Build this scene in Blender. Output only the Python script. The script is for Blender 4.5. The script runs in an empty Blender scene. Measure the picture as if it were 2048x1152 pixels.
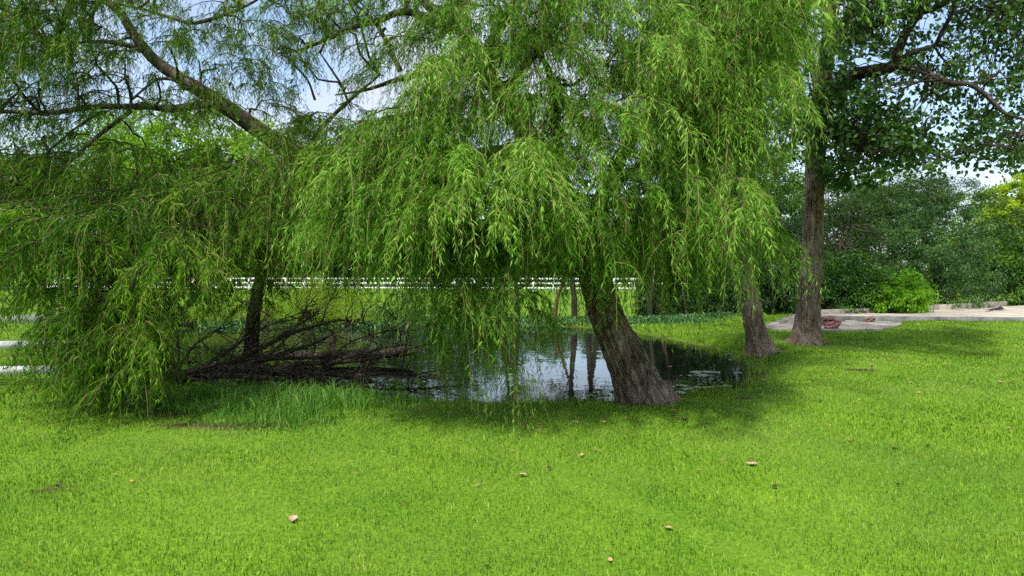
import bpy, math, random
import numpy as np
from mathutils import Vector
R = math.radians
rng = np.random.default_rng(11)
random.seed(5)
scn = bpy.context.scene
col = scn.collection

# ------------------------------------------------------------------ camera, sky, sun, exposure
F, CX, HY, CH = 1300.0, 1024.0, 540.0, 1.6        # focal in photo pixels, horizon row, eye height
cd = bpy.data.cameras.new("camera"); cam = bpy.data.objects.new("camera", cd); col.objects.link(cam)
cam.location = (0, 0, CH); cam.rotation_euler = (R(90), 0, 0)
cd.sensor_width = 36; cd.lens = 36 * F / 2048; cd.shift_y = -(576 - HY) / 2048
cd.clip_start = 0.05; cd.clip_end = 3000
scn.camera = cam

SUN_EL, SUN_AZ = 55, 200                            # azimuth from +Y clockwise: behind the camera, to its left
w = bpy.data.worlds.new("World"); scn.world = w; w.use_nodes = True
nt = w.node_tree; nt.nodes.clear()
out = nt.nodes.new("ShaderNodeOutputWorld")
sky = nt.nodes.new("ShaderNodeTexSky"); sky.sky_type = 'NISHITA'; sky.sun_disc = False
sky.sun_elevation = R(SUN_EL); sky.sun_rotation = R(SUN_AZ); sky.air_density = 1.0; sky.dust_density = 1.0
b1 = nt.nodes.new("ShaderNodeBackground"); b1.inputs[1].default_value = 0.15
b2 = nt.nodes.new("ShaderNodeBackground"); b2.inputs[0].default_value = (0.83, 0.87, 1.0, 1); b2.inputs[1].default_value = 0.58
tc = nt.nodes.new("ShaderNodeTexCoord"); mp = nt.nodes.new("ShaderNodeMapping"); mp.inputs['Scale'].default_value = (1, 1, 2.6)
nz = nt.nodes.new("ShaderNodeTexNoise"); nz.inputs['Scale'].default_value = 2.3; nz.inputs['Detail'].default_value = 7; nz.inputs['Roughness'].default_value = .55
cr = nt.nodes.new("ShaderNodeValToRGB"); cr.color_ramp.elements[0].position = .43; cr.color_ramp.elements[1].position = .60
cr.color_ramp.elements[0].color = (.12, .12, .12, 1)
mx = nt.nodes.new("ShaderNodeMixShader")
nt.links.new(tc.outputs['Generated'], mp.inputs[0]); nt.links.new(mp.outputs[0], nz.inputs[0]); nt.links.new(nz.outputs[0], cr.inputs[0])
nt.links.new(sky.outputs[0], b1.inputs[0]); nt.links.new(cr.outputs[0], mx.inputs[0])
nt.links.new(b1.outputs[0], mx.inputs[1]); nt.links.new(b2.outputs[0], mx.inputs[2]); nt.links.new(mx.outputs[0], out.inputs[0])

sd = bpy.data.lights.new("sun", 'SUN'); sd.energy = 4.3; sd.angle = R(3.5); sd.color = (1, .95, .86)
sun = bpy.data.objects.new("sun", sd); col.objects.link(sun)
sv = Vector((math.sin(R(SUN_AZ)) * math.cos(R(SUN_EL)), math.cos(R(SUN_AZ)) * math.cos(R(SUN_EL)), math.sin(R(SUN_EL))))
sun.rotation_euler = sv.to_track_quat('Z', 'Y').to_euler(); sun.location = (0, -5, 30)

scn.view_settings.view_transform = 'Standard'; scn.view_settings.look = 'None'
scn.view_settings.exposure = 0.84; scn.view_settings.gamma = 1
cy = scn.cycles
cy.max_bounces = 6; cy.diffuse_bounces = 3; cy.glossy_bounces = 2; cy.transmission_bounces = 3; cy.transparent_max_bounces = 4
cy.caustics_reflective = False; cy.caustics_refractive = False
cy.use_adaptive_sampling = True; cy.adaptive_threshold = 0.02; cy.use_denoising = False
cy.sample_clamp_indirect = 4

# ------------------------------------------------------------------ helpers
def P(px, py, d):
    """photo pixel at distance d (metres along the view) -> world point"""
    return np.array(((px - CX) * d / F, d, CH - (py - HY) * d / F))
def G(px, py, z=0.0):
    d = F * (CH - z) / (py - HY)
    return np.array(((px - CX) * d / F, d, z))
def nrm(v):
    return v / np.maximum(np.linalg.norm(v, axis=-1, keepdims=True), 1e-9)
def smooth(a, b, x):
    t = np.clip((x - a) / (b - a), 0, 1); return t * t * (3 - 2 * t)
def _h(i, j, k):
    n = (i * 374761393 + j * 668265263 + k * 2147483647 + 1274126177) & 0xffffffff
    n = ((n ^ (n >> 13)) * 1274126177) & 0xffffffff
    return ((n ^ (n >> 16)) & 0xffff) / 65535.0
def noise(p):
    p = np.asarray(p, float); i = np.floor(p).astype(np.int64); f = p - i; f = f * f * (3 - 2 * f)
    r = 0
    for a in (0, 1):
        for b in (0, 1):
            for c in (0, 1):
                wt = (f[..., 0] if a else 1 - f[..., 0]) * (f[..., 1] if b else 1 - f[..., 1]) * (f[..., 2] if c else 1 - f[..., 2])
                r = r + wt * _h(i[..., 0] + a, i[..., 1] + b, i[..., 2] + c)
    return r * 2 - 1
def fbm(p, o=3):
    s = 0; a = 1; t = 0
    for k in range(o):
        s = s + a * noise(p * 2 ** k + 17 * k); t += a; a *= .5
    return s / t
def in_poly(x, y, poly):
    poly = np.asarray(poly, float); c = np.zeros(np.shape(x), bool)
    j = len(poly) - 1
    for i in range(len(poly)):
        xi, yi = poly[i]; xj, yj = poly[j]
        c ^= ((yi > y) != (yj > y)) & (x < (xj - xi) * (y - yi) / (yj - yi + 1e-12) + xi)
        j = i
    return c
def poly_dist(x, y, poly):
    """distance to the outline, positive outside"""
    poly = np.asarray(poly, float); d = np.full(np.shape(x), 1e9)
    for i in range(len(poly)):
        a = poly[i]; b = poly[(i + 1) % len(poly)]; ab = b - a
        t = np.clip(((x - a[0]) * ab[0] + (y - a[1]) * ab[1]) / (ab @ ab), 0, 1)
        d = np.minimum(d, np.hypot(x - a[0] - t * ab[0], y - a[1] - t * ab[1]))
    return np.where(in_poly(x, y, poly), -d, d)
def spline(pts, n):
    """Catmull-Rom through rows (any number of columns)"""
    p = np.asarray(pts, float); p = np.vstack([2 * p[0] - p[1], p, 2 * p[-1] - p[-2]])
    m = len(p) - 3; u = np.linspace(0, m - 1e-6, n); i = u.astype(int); t = (u - i)[:, None]
    a, b, c, d = p[i], p[i + 1], p[i + 2], p[i + 3]
    return .5 * (2 * b + (c - a) * t + (2 * a - 5 * b + 4 * c - d) * t ** 2 + (3 * b - a - 3 * c + d) * t ** 3)

class Geo:
    """collects quads/tris, then links ONE mesh object"""
    def __init__(s): s.v = []; s.f = []; s.a = []; s.n = 0
    def add(s, v, f, a=None):
        v = np.asarray(v, float).reshape(-1, 3); f = np.asarray(f, int)
        s.v.append(v); s.f.append(f + s.n); s.a.append(np.full(len(v), .5) if a is None else np.asarray(a, float).ravel()); s.n += len(v)
    def build(s, name, mat, parent=None, shade=True, loc=None):
        v = np.concatenate(s.v); a = np.concatenate(s.a)
        if loc is not None: v = v - np.asarray(loc)
        me = bpy.data.meshes.new(name); me.vertices.add(len(v)); me.vertices.foreach_set('co', v.astype(np.float32).ravel())
        fl = np.concatenate([f.ravel() for f in s.f]); cnt = np.concatenate([np.full(len(f), f.shape[1]) for f in s.f])
        me.loops.add(len(fl)); me.loops.foreach_set('vertex_index', fl.astype(np.int32))
        me.polygons.add(len(cnt)); st = np.concatenate([[0], np.cumsum(cnt)[:-1]])
        me.polygons.foreach_set('loop_start', st.astype(np.int32)); me.polygons.foreach_set('loop_total', cnt.astype(np.int32))
        me.update(calc_edges=True)
        at = me.attributes.new('rnd', 'FLOAT', 'POINT'); at.data.foreach_set('value', a.astype(np.float32))
        if shade: me.polygons.foreach_set('use_smooth', np.ones(len(cnt), bool))
        me.materials.append(mat)
        o = bpy.data.objects.new(name, me); col.objects.link(o)
        if parent is not None: o.parent = parent
        elif loc is not None: o.location = loc
        return o
def tag(o, label=None, cat=None, group=None, kind=None):
    for k, v in (('label', label), ('category', cat), ('group', group), ('kind', kind)):
        if v: o[k] = v
    return o
def empty(name, loc, label, cat, group=None):
    o = bpy.data.objects.new(name, None); o.location = tuple(loc); o.empty_display_size = .2; col.objects.link(o)
    return tag(o, label, cat, group)
def part(g, name, mat, root, shade=True):
    """a part whose geometry is given in world space, under an Empty at root.location"""
    return g.build(name, mat, root, shade, loc=tuple(root.location))

def tube(g, pts, rad, sides=8, n=None, disp=0., dscale=6., cap=True, flare=0., seed=0, a=None):
    """tapered tube through pts (rows) with a radius per point"""
    pts = np.asarray(pts, float); rad = np.atleast_1d(np.asarray(rad, float))
    if len(rad) != len(pts): rad = np.interp(np.linspace(0, 1, len(pts)), np.linspace(0, 1, len(rad)), rad)
    if n is None: n = max(len(pts) * 4, 6)
    q = spline(np.hstack([pts, rad[:, None]]), n) if len(pts) > 2 else np.array([np.hstack([pts[0] * (1 - t) + pts[-1] * t, rad[0] * (1 - t) + rad[-1] * t]) for t in np.linspace(0, 1, n)])
    p, r = q[:, :3], np.maximum(q[:, 3], .0008)
    T = nrm(np.gradient(p, axis=0)); u = np.zeros((n, 3))
    ref = np.array((1., 0, 0)) if abs(T[0][0]) < .8 else np.array((0, 1., 0))
    for i in range(n):
        ref = ref - T[i] * (ref @ T[i]); ref = ref / max(np.linalg.norm(ref), 1e-6); u[i] = ref
    v = np.cross(T, u)
    an = np.linspace(0, 2 * math.pi, sides, endpoint=False)
    ca, sa = np.cos(an), np.sin(an)
    dirs = u[:, None] * ca[None, :, None] + v[:, None] * sa[None, :, None]
    rr = np.repeat(r[:, None], sides, 1)
    L = np.concatenate([[0], np.cumsum(np.linalg.norm(np.diff(p, axis=0), axis=1))])
    if flare:
        lob = .55 + .45 * np.cos(an * 5 + seed) * .6 + .3 * np.cos(an * 3 + 2 + seed)
        rr = rr * (1 + flare * np.exp(-L / .22)[:, None] * np.clip(lob, .1, 2)[None])
    if disp:
        k = np.stack([ca[None] * r[:, None] * 0 + ca[None] * 2.2 + seed * 3.1, sa[None] * 2.2 + 0 * rr, np.repeat(L[:, None], sides, 1) * .55], -1)
        big = noise(k) * .35
        wv = noise(np.stack([ca[None] * 1.5 + 0 * rr, sa[None] * 1.5 + 0 * rr, L[:, None] * 1.3 + 0 * rr], -1)) * 1.2
        kk = np.stack([(ca[None] * dscale + wv * .6 + seed), (sa[None] * dscale + wv * .6), L[:, None] * 1.7 + wv], -1)
        rid = 1 - np.abs(noise(kk)) * 2.8; rid = np.clip(rid, -1, 1)
        k2 = np.stack([(ca[None] * dscale * 2.4 + wv), (sa[None] * dscale * 2.4 + wv), L[:, None] * 9 + wv], -1)
        rr = rr + disp * (-np.maximum(rid, 0) ** 1.5 + big * 1.2 + .3 * noise(k2))
    vv = p[:, None] + dirs * rr[..., None]
    i = np.arange(n - 1)[:, None] * sides; j = np.arange(sides)[None]; j2 = (j + 1) % sides
    f = np.stack([i + j, i + j2, i + sides + j2, i + sides + j], -1).reshape(-1, 4)
    g.add(vv.reshape(-1, 3), f, None if a is None else np.full(n * sides, a))
    if cap:
        for e, (c, rw) in enumerate(((p[0], 0), (p[-1], (n - 1)))):
            ring = vv[rw]; cc = np.vstack([ring, c[None]])
            ff = np.array([[k, (k + 1) % sides, sides] for k in range(sides)]) if e else np.array([[(k + 1) % sides, k, sides] for k in range(sides)])
            g.add(cc, ff, None if a is None else np.full(sides + 1, a))
    return p
def box(g, c, s, rot=0., bev=0.):
    x, y, z = np.array(s) / 2
    v = np.array([(a * x, b * y, d * z) for d in (-1, 1) for b in (-1, 1) for a in (-1, 1)], float)
    ca, sa = math.cos(rot), math.sin(rot)
    v = np.stack([v[:, 0] * ca - v[:, 1] * sa, v[:, 0] * sa + v[:, 1] * ca, v[:, 2]], 1) + np.array(c)
    g.add(v, [(0, 2, 3, 1), (4, 5, 7, 6), (0, 1, 5, 4), (2, 6, 7, 3), (0, 4, 6, 2), (1, 3, 7, 5)])
def bar(g, a, b, wdt, h):
    """rectangular rail from a to b: vertical height h, thickness wdt"""
    a = np.array(a, float); b = np.array(b, float); d = nrm(b - a); s = nrm(np.cross(d, (0, 0, 1))) * wdt / 2; u = np.array((0, 0, h / 2))
    v = [a - s - u, a + s - u, a + s + u, a - s + u, b - s - u, b + s - u, b + s + u, b - s + u]
    g.add(v, [(0, 3, 2, 1), (4, 5, 6, 7), (0, 1, 5, 4), (1, 2, 6, 5), (2, 3, 7, 6), (3, 0, 4, 7)])

def leaves(g, pos, d, L, W, rnd, prof=.4, bend=.15, side=None, fold=.2):
    """one folded four-sided blade per row"""
    n = len(pos); d = nrm(d); L = np.broadcast_to(L, n)[:, None]; W = np.broadcast_to(W, n)[:, None]
    r = rng.normal(size=(n, 3)) if side is None else side
    s = nrm(np.cross(d, r)); nn = np.cross(s, d)
    dn = np.array((0, 0, -1.))
    mid = pos + d * L * prof - nn * W * fold
    tip = pos + d * L + dn * L * bend
    v = np.stack([pos, mid + s * W / 2, tip, mid - s * W / 2], 1)
    f = np.arange(n * 4).reshape(n, 4)
    g.add(v.reshape(-1, 3), f, np.repeat(rnd, 4))

# ------------------------------------------------------------------ materials
def mat_new(name):
    m = bpy.data.materials.new(name); m.use_nodes = True; t = m.node_tree
    return m, t, t.nodes['Principled BSDF'], t.nodes['Material Output']
def ramp(t, stops):
    c = t.nodes.new("ShaderNodeValToRGB"); e = c.color_ramp.elements
    while len(e) < len(stops): e.new(.5)
    for k, (p, cc) in enumerate(stops): e[k].position = p; e[k].color = (*cc, 1)
    return c
def leaf_mat(name, c0, c1, c2, trans=.38, rough=.5, spec=.35, patch=1.2, tcol=1.6, pale=None):
    m, t, b, o = mat_new(name)
    at = t.nodes.new("ShaderNodeAttribute"); at.attribute_name = 'rnd'
    co = t.nodes.new("ShaderNodeTexCoord"); nz = t.nodes.new("ShaderNodeTexNoise"); nz.inputs['Scale'].default_value = patch; nz.inputs['Detail'].default_value = 3
    t.links.new(co.outputs['Object'], nz.inputs[0])
    mm = t.nodes.new("ShaderNodeMath"); mm.operation = 'MULTIPLY_ADD'; mm.inputs[1].default_value = .9; mm.inputs[2].default_value = -.45
    t.links.new(nz.outputs[0], mm.inputs[0])
    ad = t.nodes.new("ShaderNodeMath"); ad.operation = 'ADD'; t.links.new(at.outputs['Fac'], ad.inputs[0]); t.links.new(mm.outputs[0], ad.inputs[1])
    c = ramp(t, [(.05, c0), (.5, c1), (.95, c2)]); t.links.new(ad.outputs[0], c.inputs[0])
    if pale:
        n4 = t.nodes.new("ShaderNodeTexNoise"); n4.inputs['Scale'].default_value = .55; n4.inputs['Detail'].default_value = 6; n4.inputs['Roughness'].default_value = .62; n4.inputs['Distortion'].default_value = .5
        t.links.new(co.outputs['Object'], n4.inputs[0]); c4 = ramp(t, [(.44, (0, 0, 0)), (.66, (.55, .55, .55))]); t.links.new(n4.outputs[0], c4.inputs[0])
        m4 = t.nodes.new("ShaderNodeMix"); m4.data_type = 'RGBA'; t.links.new(c4.outputs[0], m4.inputs[0]); t.links.new(c.outputs[0], m4.inputs[6]); m4.inputs[7].default_value = (*pale, 1)
        class c_: outputs = [m4.outputs[2]]
        c = c_
    t.links.new(c.outputs[0], b.inputs['Base Color']); b.inputs['Roughness'].default_value = rough; b.inputs['Specular IOR Level'].default_value = spec
    tr = t.nodes.new("ShaderNodeBsdfTranslucent"); ml = t.nodes.new("ShaderNodeMix"); ml.data_type = 'RGBA'; ml.blend_type = 'MULTIPLY'; ml.inputs[0].default_value = 1
    t.links.new(c.outputs[0], ml.inputs[6]); ml.inputs[7].default_value = (tcol * 1.15, tcol * 1.1, tcol * .55, 1)
    t.links.new(ml.outputs[2], tr.inputs[0])
    ms = t.nodes.new("ShaderNodeMixShader"); ms.inputs[0].default_value = trans
    t.links.new(b.outputs[0], ms.inputs[1]); t.links.new(tr.outputs[0], ms.inputs[2]); t.links.new(ms.outputs[0], o.inputs[0])
    return m
def bark_mat(name, dark, mid, light, scale=14., bump=.6, rough=.95):
    m, t, b, o = mat_new(name)
    co = t.nodes.new("ShaderNodeTexCoord"); mp = t.nodes.new("ShaderNodeMapping"); mp.inputs['Scale'].default_value = (1, 1, .3)
    t.links.new(co.outputs['Object'], mp.inputs[0])
    wn = t.nodes.new("ShaderNodeTexNoise"); wn.inputs['Scale'].default_value = scale; wn.inputs['Detail'].default_value = 8; wn.inputs['Roughness'].default_value = .68; wn.inputs['Distortion'].default_value = .6
    t.links.new(mp.outputs[0], wn.inputs[0])
    n2 = t.nodes.new("ShaderNodeTexNoise"); n2.inputs['Scale'].default_value = 2.2; n2.inputs['Detail'].default_value = 4; t.links.new(co.outputs['Object'], n2.inputs[0])
    ad = t.nodes.new("ShaderNodeMath"); ad.operation = 'MULTIPLY_ADD'; ad.inputs[1].default_value = .5; t.links.new(n2.outputs[0], ad.inputs[0])
    sb = t.nodes.new("ShaderNodeMath"); sb.operation = 'SUBTRACT'; sb.inputs[1].default_value = .25; t.links.new(wn.outputs[0], sb.inputs[0]); t.links.new(sb.outputs[0], ad.inputs[2])
    c = ramp(t, [(.30, dark), (.5, mid), (.72, light)]); t.links.new(ad.outputs[0], c.inputs[0]); t.links.new(c.outputs[0], b.inputs['Base Color'])
    b.inputs['Roughness'].default_value = rough; b.inputs['Specular IOR Level'].default_value = .2
    bp = t.nodes.new("ShaderNodeBump"); bp.inputs['Strength'].default_value = bump; bp.inputs['Distance'].default_value = .07
    t.links.new(wn.outputs[0], bp.inputs['Height']); t.links.new(bp.outputs[0], b.inputs['Normal'])
    return m
def plain(name, c, rough=.7, spec=.3, var=.12, scale=6., bump=0., c2=None):
    m, t, b, o = mat_new(name)
    co = t.nodes.new("ShaderNodeTexCoord"); nz = t.nodes.new("ShaderNodeTexNoise"); nz.inputs['Scale'].default_value = scale; nz.inputs['Detail'].default_value = 6
    t.links.new(co.outputs['Object'], nz.inputs[0])
    c = np.array(c, float); hi = np.clip(c * (1 + var), 0, 1) if c2 is None else c2
    r = ramp(t, [(.35, tuple(c * (1 - var))), (.65, tuple(hi))]); t.links.new(nz.outputs[0], r.inputs[0]); t.links.new(r.outputs[0], b.inputs['Base Color'])
    b.inputs['Roughness'].default_value = rough; b.inputs['Specular IOR Level'].default_value = spec
    if bump:
        bp = t.nodes.new("ShaderNodeBump"); bp.inputs['Strength'].default_value = bump; bp.inputs['Distance'].default_value = .01
        t.links.new(nz.outputs[0], bp.inputs['Height']); t.links.new(bp.outputs[0], b.inputs['Normal'])
    return m

M = dict(
    willow=leaf_mat('willow_leaf', (.018, .066, .003), (.085, .220, .011), (.250, .430, .065), .38, .6, .18),
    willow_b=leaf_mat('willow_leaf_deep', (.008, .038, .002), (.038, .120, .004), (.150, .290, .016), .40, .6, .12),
    willow_c=leaf_mat('willow_leaf_fresh', (.022, .086, .004), (.102, .245, .010), (.250, .420, .052), .38, .6, .18),
    poplar=leaf_mat('cottonwood_leaf', (.014, .048, .008), (.046, .112, .020), (.13, .22, .060), .36, .6, .18),
    shrub_shade=leaf_mat('shaded_shrub_leaf', (.004, .016, .004), (.011, .034, .007), (.03, .075, .016), .2, .5, .3),  # near-black leaves: the undergrowth's deep shade is put into the colour
    shrub_grey=leaf_mat('silvery_shrub_leaf', (.008, .034, .006), (.030, .088, .017), (.13, .24, .065), .22, .55, .3),
    tree_grey=leaf_mat('grey_green_leaf', (.012, .036, .006), (.030, .070, .013), (.085, .15, .035), .28, .6, .2),
    shrub_mid=leaf_mat('mid_shrub_leaf', (.007, .034, .003), (.022, .082, .005), (.10, .22, .015), .26),
    shrub_bright=leaf_mat('bright_shrub_leaf', (.05, .16, .006), (.12, .30, .010), (.26, .46, .025), .4),
    lime=leaf_mat('lime_leaf', (.12, .22, .01), (.24, .36, .015), (.42, .50, .03), .45),
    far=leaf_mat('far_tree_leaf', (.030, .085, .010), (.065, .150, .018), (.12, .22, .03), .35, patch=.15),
    far_bright=leaf_mat('yellow_green_far_leaf', (.07, .17, .010), (.14, .28, .016), (.24, .38, .03), .42, patch=.12),  # brighter yellow green leaf colour for some distant trees
    tamarisk=leaf_mat('feathery_leaf', (.07, .14, .006), (.16, .26, .010), (.27, .37, .02), .42),
    grass=leaf_mat('lawn_blade', (.020, .074, .002), (.112, .250, .006), (.330, .450, .052), .38, .6, .25, patch=1.6, tcol=1.3, pale=(.215, .310, .07)),
    thatch=leaf_mat('rough_grass_blade', (.05, .08, .01), (.12, .17, .02), (.30, .27, .10), .3, .6, .25, patch=2),
    reed=leaf_mat('tall_grass_blade', (.03, .10, .010), (.065, .185, .018), (.17, .30, .045), .38, .5, .3, patch=1.5),
    weed=leaf_mat('pond_weed_leaf', (.02, .07, .015), (.04, .13, .03), (.10, .20, .07), .2, .5, .4),
    pad=leaf_mat('lily_pad', (.10, .17, .05), (.16, .24, .09), (.24, .31, .14), .1, .45, .5, patch=6),
    twig=plain('willow_twig', (.16, .13, .045), .7),
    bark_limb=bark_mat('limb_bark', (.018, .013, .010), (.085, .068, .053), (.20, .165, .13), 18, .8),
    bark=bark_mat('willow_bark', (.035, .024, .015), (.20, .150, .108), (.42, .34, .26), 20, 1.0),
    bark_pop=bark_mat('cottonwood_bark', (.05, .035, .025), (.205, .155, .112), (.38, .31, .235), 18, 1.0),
    bark_dark=bark_mat('shade_darkened_bark', (.009, .007, .005), (.034, .027, .021), (.10, .082, .064), 20, .5),  # darkened so the bark colour itself carries the shade on the crown limbs
    bark_red=bark_mat('reddish_bark', (.03, .015, .010), (.11, .055, .035), (.2, .12, .08), 20, .4),
    deadwood=bark_mat('dead_wood', (.012, .009, .006), (.060, .048, .032), (.20, .17, .125), 18, .7),
    splinter=plain('splintered_wood', (.20, .17, .14), .9, .2, .4, 30, .6),
    white=plain('white_paint', (.78, .80, .80), .5, .4, .05, 3),
)

# ------------------------------------------------------------------ terrain
WZ = -0.2
POND = [(2.22, 9.0), (2.7, 9.35), (3.5, 9.9), (4.05, 10.9), (4.4, 12.4), (4.75, 14.0), (4.5, 15.7), (3.9, 17.8), (2.75, 20.0), (1.2, 20.8), (-.4, 21.2), (-2.85, 21.2),
        (-5.2, 20.6), (-7.4, 20.4), (-10.3, 20.9), (-9.6, 17.5), (-7.8, 14.4), (-6.2, 11.6), (-5.1, 10.2), (-3.6, 9.1), (-2.1, 8.75), (-.8, 8.65), (.5, 8.7), (1.38, 8.72)]
SLAB_LOW = [(6.85, 17.8), (8.2, 19.5), (9.35, 20.4), (9.42, 19.85), (11.8, 19.68), (11.2, 18.7), (10.5, 17.9), (9.6, 17.2), (8.1, 17.0), (7.2, 17.3)]
WALL = [(6.85, 17.8), (8.2, 19.6), (9.4, 20.55), (11.4, 21.2), (15.0, 23.0), (19.3, 25.5)]
SLAB_UP = [(9.42, 19.9), (15.1, 19.3), (24, 18.4), (40, 17.2), (40, 30), (22.5, 26.4), (19.6, 25.4), (15.0, 22.95), (11.4, 21.15), (9.45, 20.5)]
DIRT = [(G(1290, 803, -.05)[:2], (.46, .16)), (G(1524, 700)[:2], (.42, .38)), (G(1618, 690)[:2], (.46, .34)), (np.array((-2.9, 6.75)), (.9, .14)), (np.array((-3.9, 7.35)), (.35, .2)), (G(1475, 800)[:2], (.16, .10)), (G(1722, 742)[:2], (.30, .10)), (G(105, 976)[:2], (.18, .03)), (G(2040, 945)[:2], (.1, .03)), (G(1400, 848)[:2], (.08, .04))]
def terrain_z(x, y):
    d = poly_dist(x, y, POND)
    z = 0.045 * fbm(np.stack([x * .35, y * .35, 0 * x], -1), 2) * smooth(2, 6, y)
    z = z + .012 * noise(np.stack([x * 1.4, y * 1.4, 0 * x + 5], -1))
    far = -.5 * smooth(21, 50, y) * smooth(14, 4, x) + -.15 * smooth(16, 24, y) * smooth(9, 5, x)
    z = z + far + .06 * smooth(10.4, 12.5, x) * smooth(17.2, 19, y)
    bank = smooth(-.05, 1.3, d)
    edge = .02 * noise(np.stack([x * 3, y * 3, 0 * x + 9], -1))
    z = (WZ + .03 + edge) * (1 - bank) + z * bank
    z = np.where(d < .05, WZ + .03 + edge * smooth(-.3, 0, d) - .75 * smooth(.08, -1.3, d), z)
    inw = (in_poly(x, y, SLAB_UP) | in_poly(x, y, SLAB_LOW))
    z = np.where(inw, -.1, z)
    return z
def axis(dense_lo, dense_hi, step, far_lo, far_hi):
    a = list(np.arange(dense_lo, dense_hi, step)); s = step; x = dense_hi
    while x < far_hi: a.append(x); s *= 1.13; x += s
    s = step; x = dense_lo; pre = []
    while x > far_lo: s *= 1.13; x -= s; pre.append(x)
    return np.array(pre[::-1] + a)
xs = axis(-11, 13, .11, -1200, 1200); ys = axis(2, 24, .11, -40, 1500)
X, Y = np.meshgrid(xs, ys); Z = terrain_z(X, Y)
def mask_a(x, y):
    d = poly_dist(x, y, POND); m = smooth(.55, .0, d + .35 * smooth(11, 14, y) + .25 * noise(np.stack([x * 2.2, y * 2.2, 0 * x], -1)))
    for (c, (rx, ry)) in DIRT:
        e = np.hypot((x - c[0]) / rx, (y - c[1]) / ry); m = np.maximum(m, smooth(1.2, .8, e))
    return m
g = Geo(); nx, ny = len(xs), len(ys)
i = np.arange(ny - 1)[:, None] * nx; j = np.arange(nx - 1)[None]
g.add(np.stack([X, Y, Z], -1), np.stack([i + j, i + j + 1, i + nx + j + 1, i + nx + j], -1).reshape(-1, 4), mask_a(X, Y))
m, t, b, o = mat_new('ground_turf')
co = t.nodes.new("ShaderNodeTexCoord")
n1 = t.nodes.new("ShaderNodeTexNoise"); n1.inputs['Scale'].default_value = .7; n1.inputs['Detail'].default_value = 5
n2 = t.nodes.new("ShaderNodeTexNoise"); n2.inputs['Scale'].default_value = 38; n2.inputs['Detail'].default_value = 5
n3 = t.nodes.new("ShaderNodeTexNoise"); n3.inputs['Scale'].default_value = 7; n3.inputs['Detail'].default_value = 6
for n_ in (n1, n2, n3): t.links.new(co.outputs['Object'], n_.inputs[0])
c1 = ramp(t, [(.3, (.05, .14, .008)), (.7, (.13, .25, .014))]); c2 = ramp(t, [(.3, (.025, .07, .006)), (.7, (.16, .27, .02))])
t.links.new(n1.outputs[0], c1.inputs[0]); t.links.new(n2.outputs[0], c2.inputs[0])
mm = t.nodes.new("ShaderNodeMix"); mm.data_type = 'RGBA'; mm.inputs[0].default_value = .5; t.links.new(c1.outputs[0], mm.inputs[6]); t.links.new(c2.outputs[0], mm.inputs[7])
c3 = ramp(t, [(.3, (.018, .012, .006)), (.7, (.085, .058, .032))]); t.links.new(n3.outputs[0], c3.inputs[0])
at = t.nodes.new("ShaderNodeAttribute"); at.attribute_name = 'rnd'
m2 = t.nodes.new("ShaderNodeMix"); m2.data_type = 'RGBA'; t.links.new(at.outputs['Fac'], m2.inputs[0]); t.links.new(mm.outputs[2], m2.inputs[6]); t.links.new(c3.outputs[0], m2.inputs[7])
t.links.new(m2.outputs[2], b.inputs['Base Color']); b.inputs['Roughness'].default_value = .95; b.inputs['Specular IOR Level'].default_value = .1
bp = t.nodes.new("ShaderNodeBump"); bp.inputs['Strength'].default_value = .5; bp.inputs['Distance'].default_value = .03; t.links.new(n2.outputs[0], bp.inputs['Height']); t.links.new(bp.outputs[0], b.inputs['Normal'])
tag(g.build('ground', m), kind='structure')

# water
m, t, b, o = mat_new('pond_water')
b.inputs['Base Color'].default_value = (.006, .009, .005, 1); b.inputs['Roughness'].default_value = .02; b.inputs['IOR'].default_value = 1.5; b.inputs['Specular IOR Level'].default_value = .5
co = t.nodes.new("ShaderNodeTexCoord"); n1 = t.nodes.new("ShaderNodeTexNoise"); n1.inputs['Scale'].default_value = 2.0; n1.inputs['Detail'].default_value = 3
t.links.new(co.outputs['Object'], n1.inputs[0])
bp = t.nodes.new("ShaderNodeBump"); bp.inputs['Strength'].default_value = .09; bp.inputs['Distance'].default_value = .05; t.links.new(n1.outputs[0], bp.inputs['Height']); t.links.new(bp.outputs[0], b.inputs['Normal'])
g = Geo(); xw = np.linspace(-11.5, 6, 60); yw = np.linspace(7.9, 22, 50); XW, YW = np.meshgrid(xw, yw)
i = np.arange(49)[:, None] * 60; j = np.arange(59)[None]; fw = np.stack([i + j, i + j + 1, i + 61 + j, i + 60 + j], -1).reshape(-1, 4)
cen = (np.stack([XW, YW], -1).reshape(-1, 2))[fw].mean(1); keep = poly_dist(cen[:, 0], cen[:, 1], POND) < .35
g.add(np.stack([XW, YW, 0 * XW + WZ], -1), fw[keep]); tag(g.build('water', m), kind='structure')

# ------------------------------------------------------------------ concrete
def slab(poly, z0, z1, name, mat):
    g = Geo(); n = len(poly); top = [(x, y, z1) for x, y in poly]; bot = [(x, y, z0) for x, y in poly]
    g.add(top, [list(range(n))]); g.add(bot, [list(range(n))[::-1]])
    g.add(bot + top, [(k, (k + 1) % n, n + (k + 1) % n, n + k) for k in range(n)])
    return tag(g.build(name, mat, shade=False), kind='structure')
def ccw(p):
    p = list(p); a = sum(p[k][0] * p[(k + 1) % len(p)][1] - p[(k + 1) % len(p)][0] * p[k][1] for k in range(len(p)))
    return p if a > 0 else p[::-1]
conc = plain('concrete', (.34, .30, .245), .9, .2, .22, 1.3, .15, c2=(.43, .39, .32))
conc2 = plain('weathered_concrete', (.20, .18, .15), .9, .2, .25, 2.3, .3, c2=(.31, .285, .24))
kerb_m = plain('grey_concrete_face', (.10, .105, .10), .9, .2, .3, 3.5, .3, c2=(.17, .175, .16))
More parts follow.
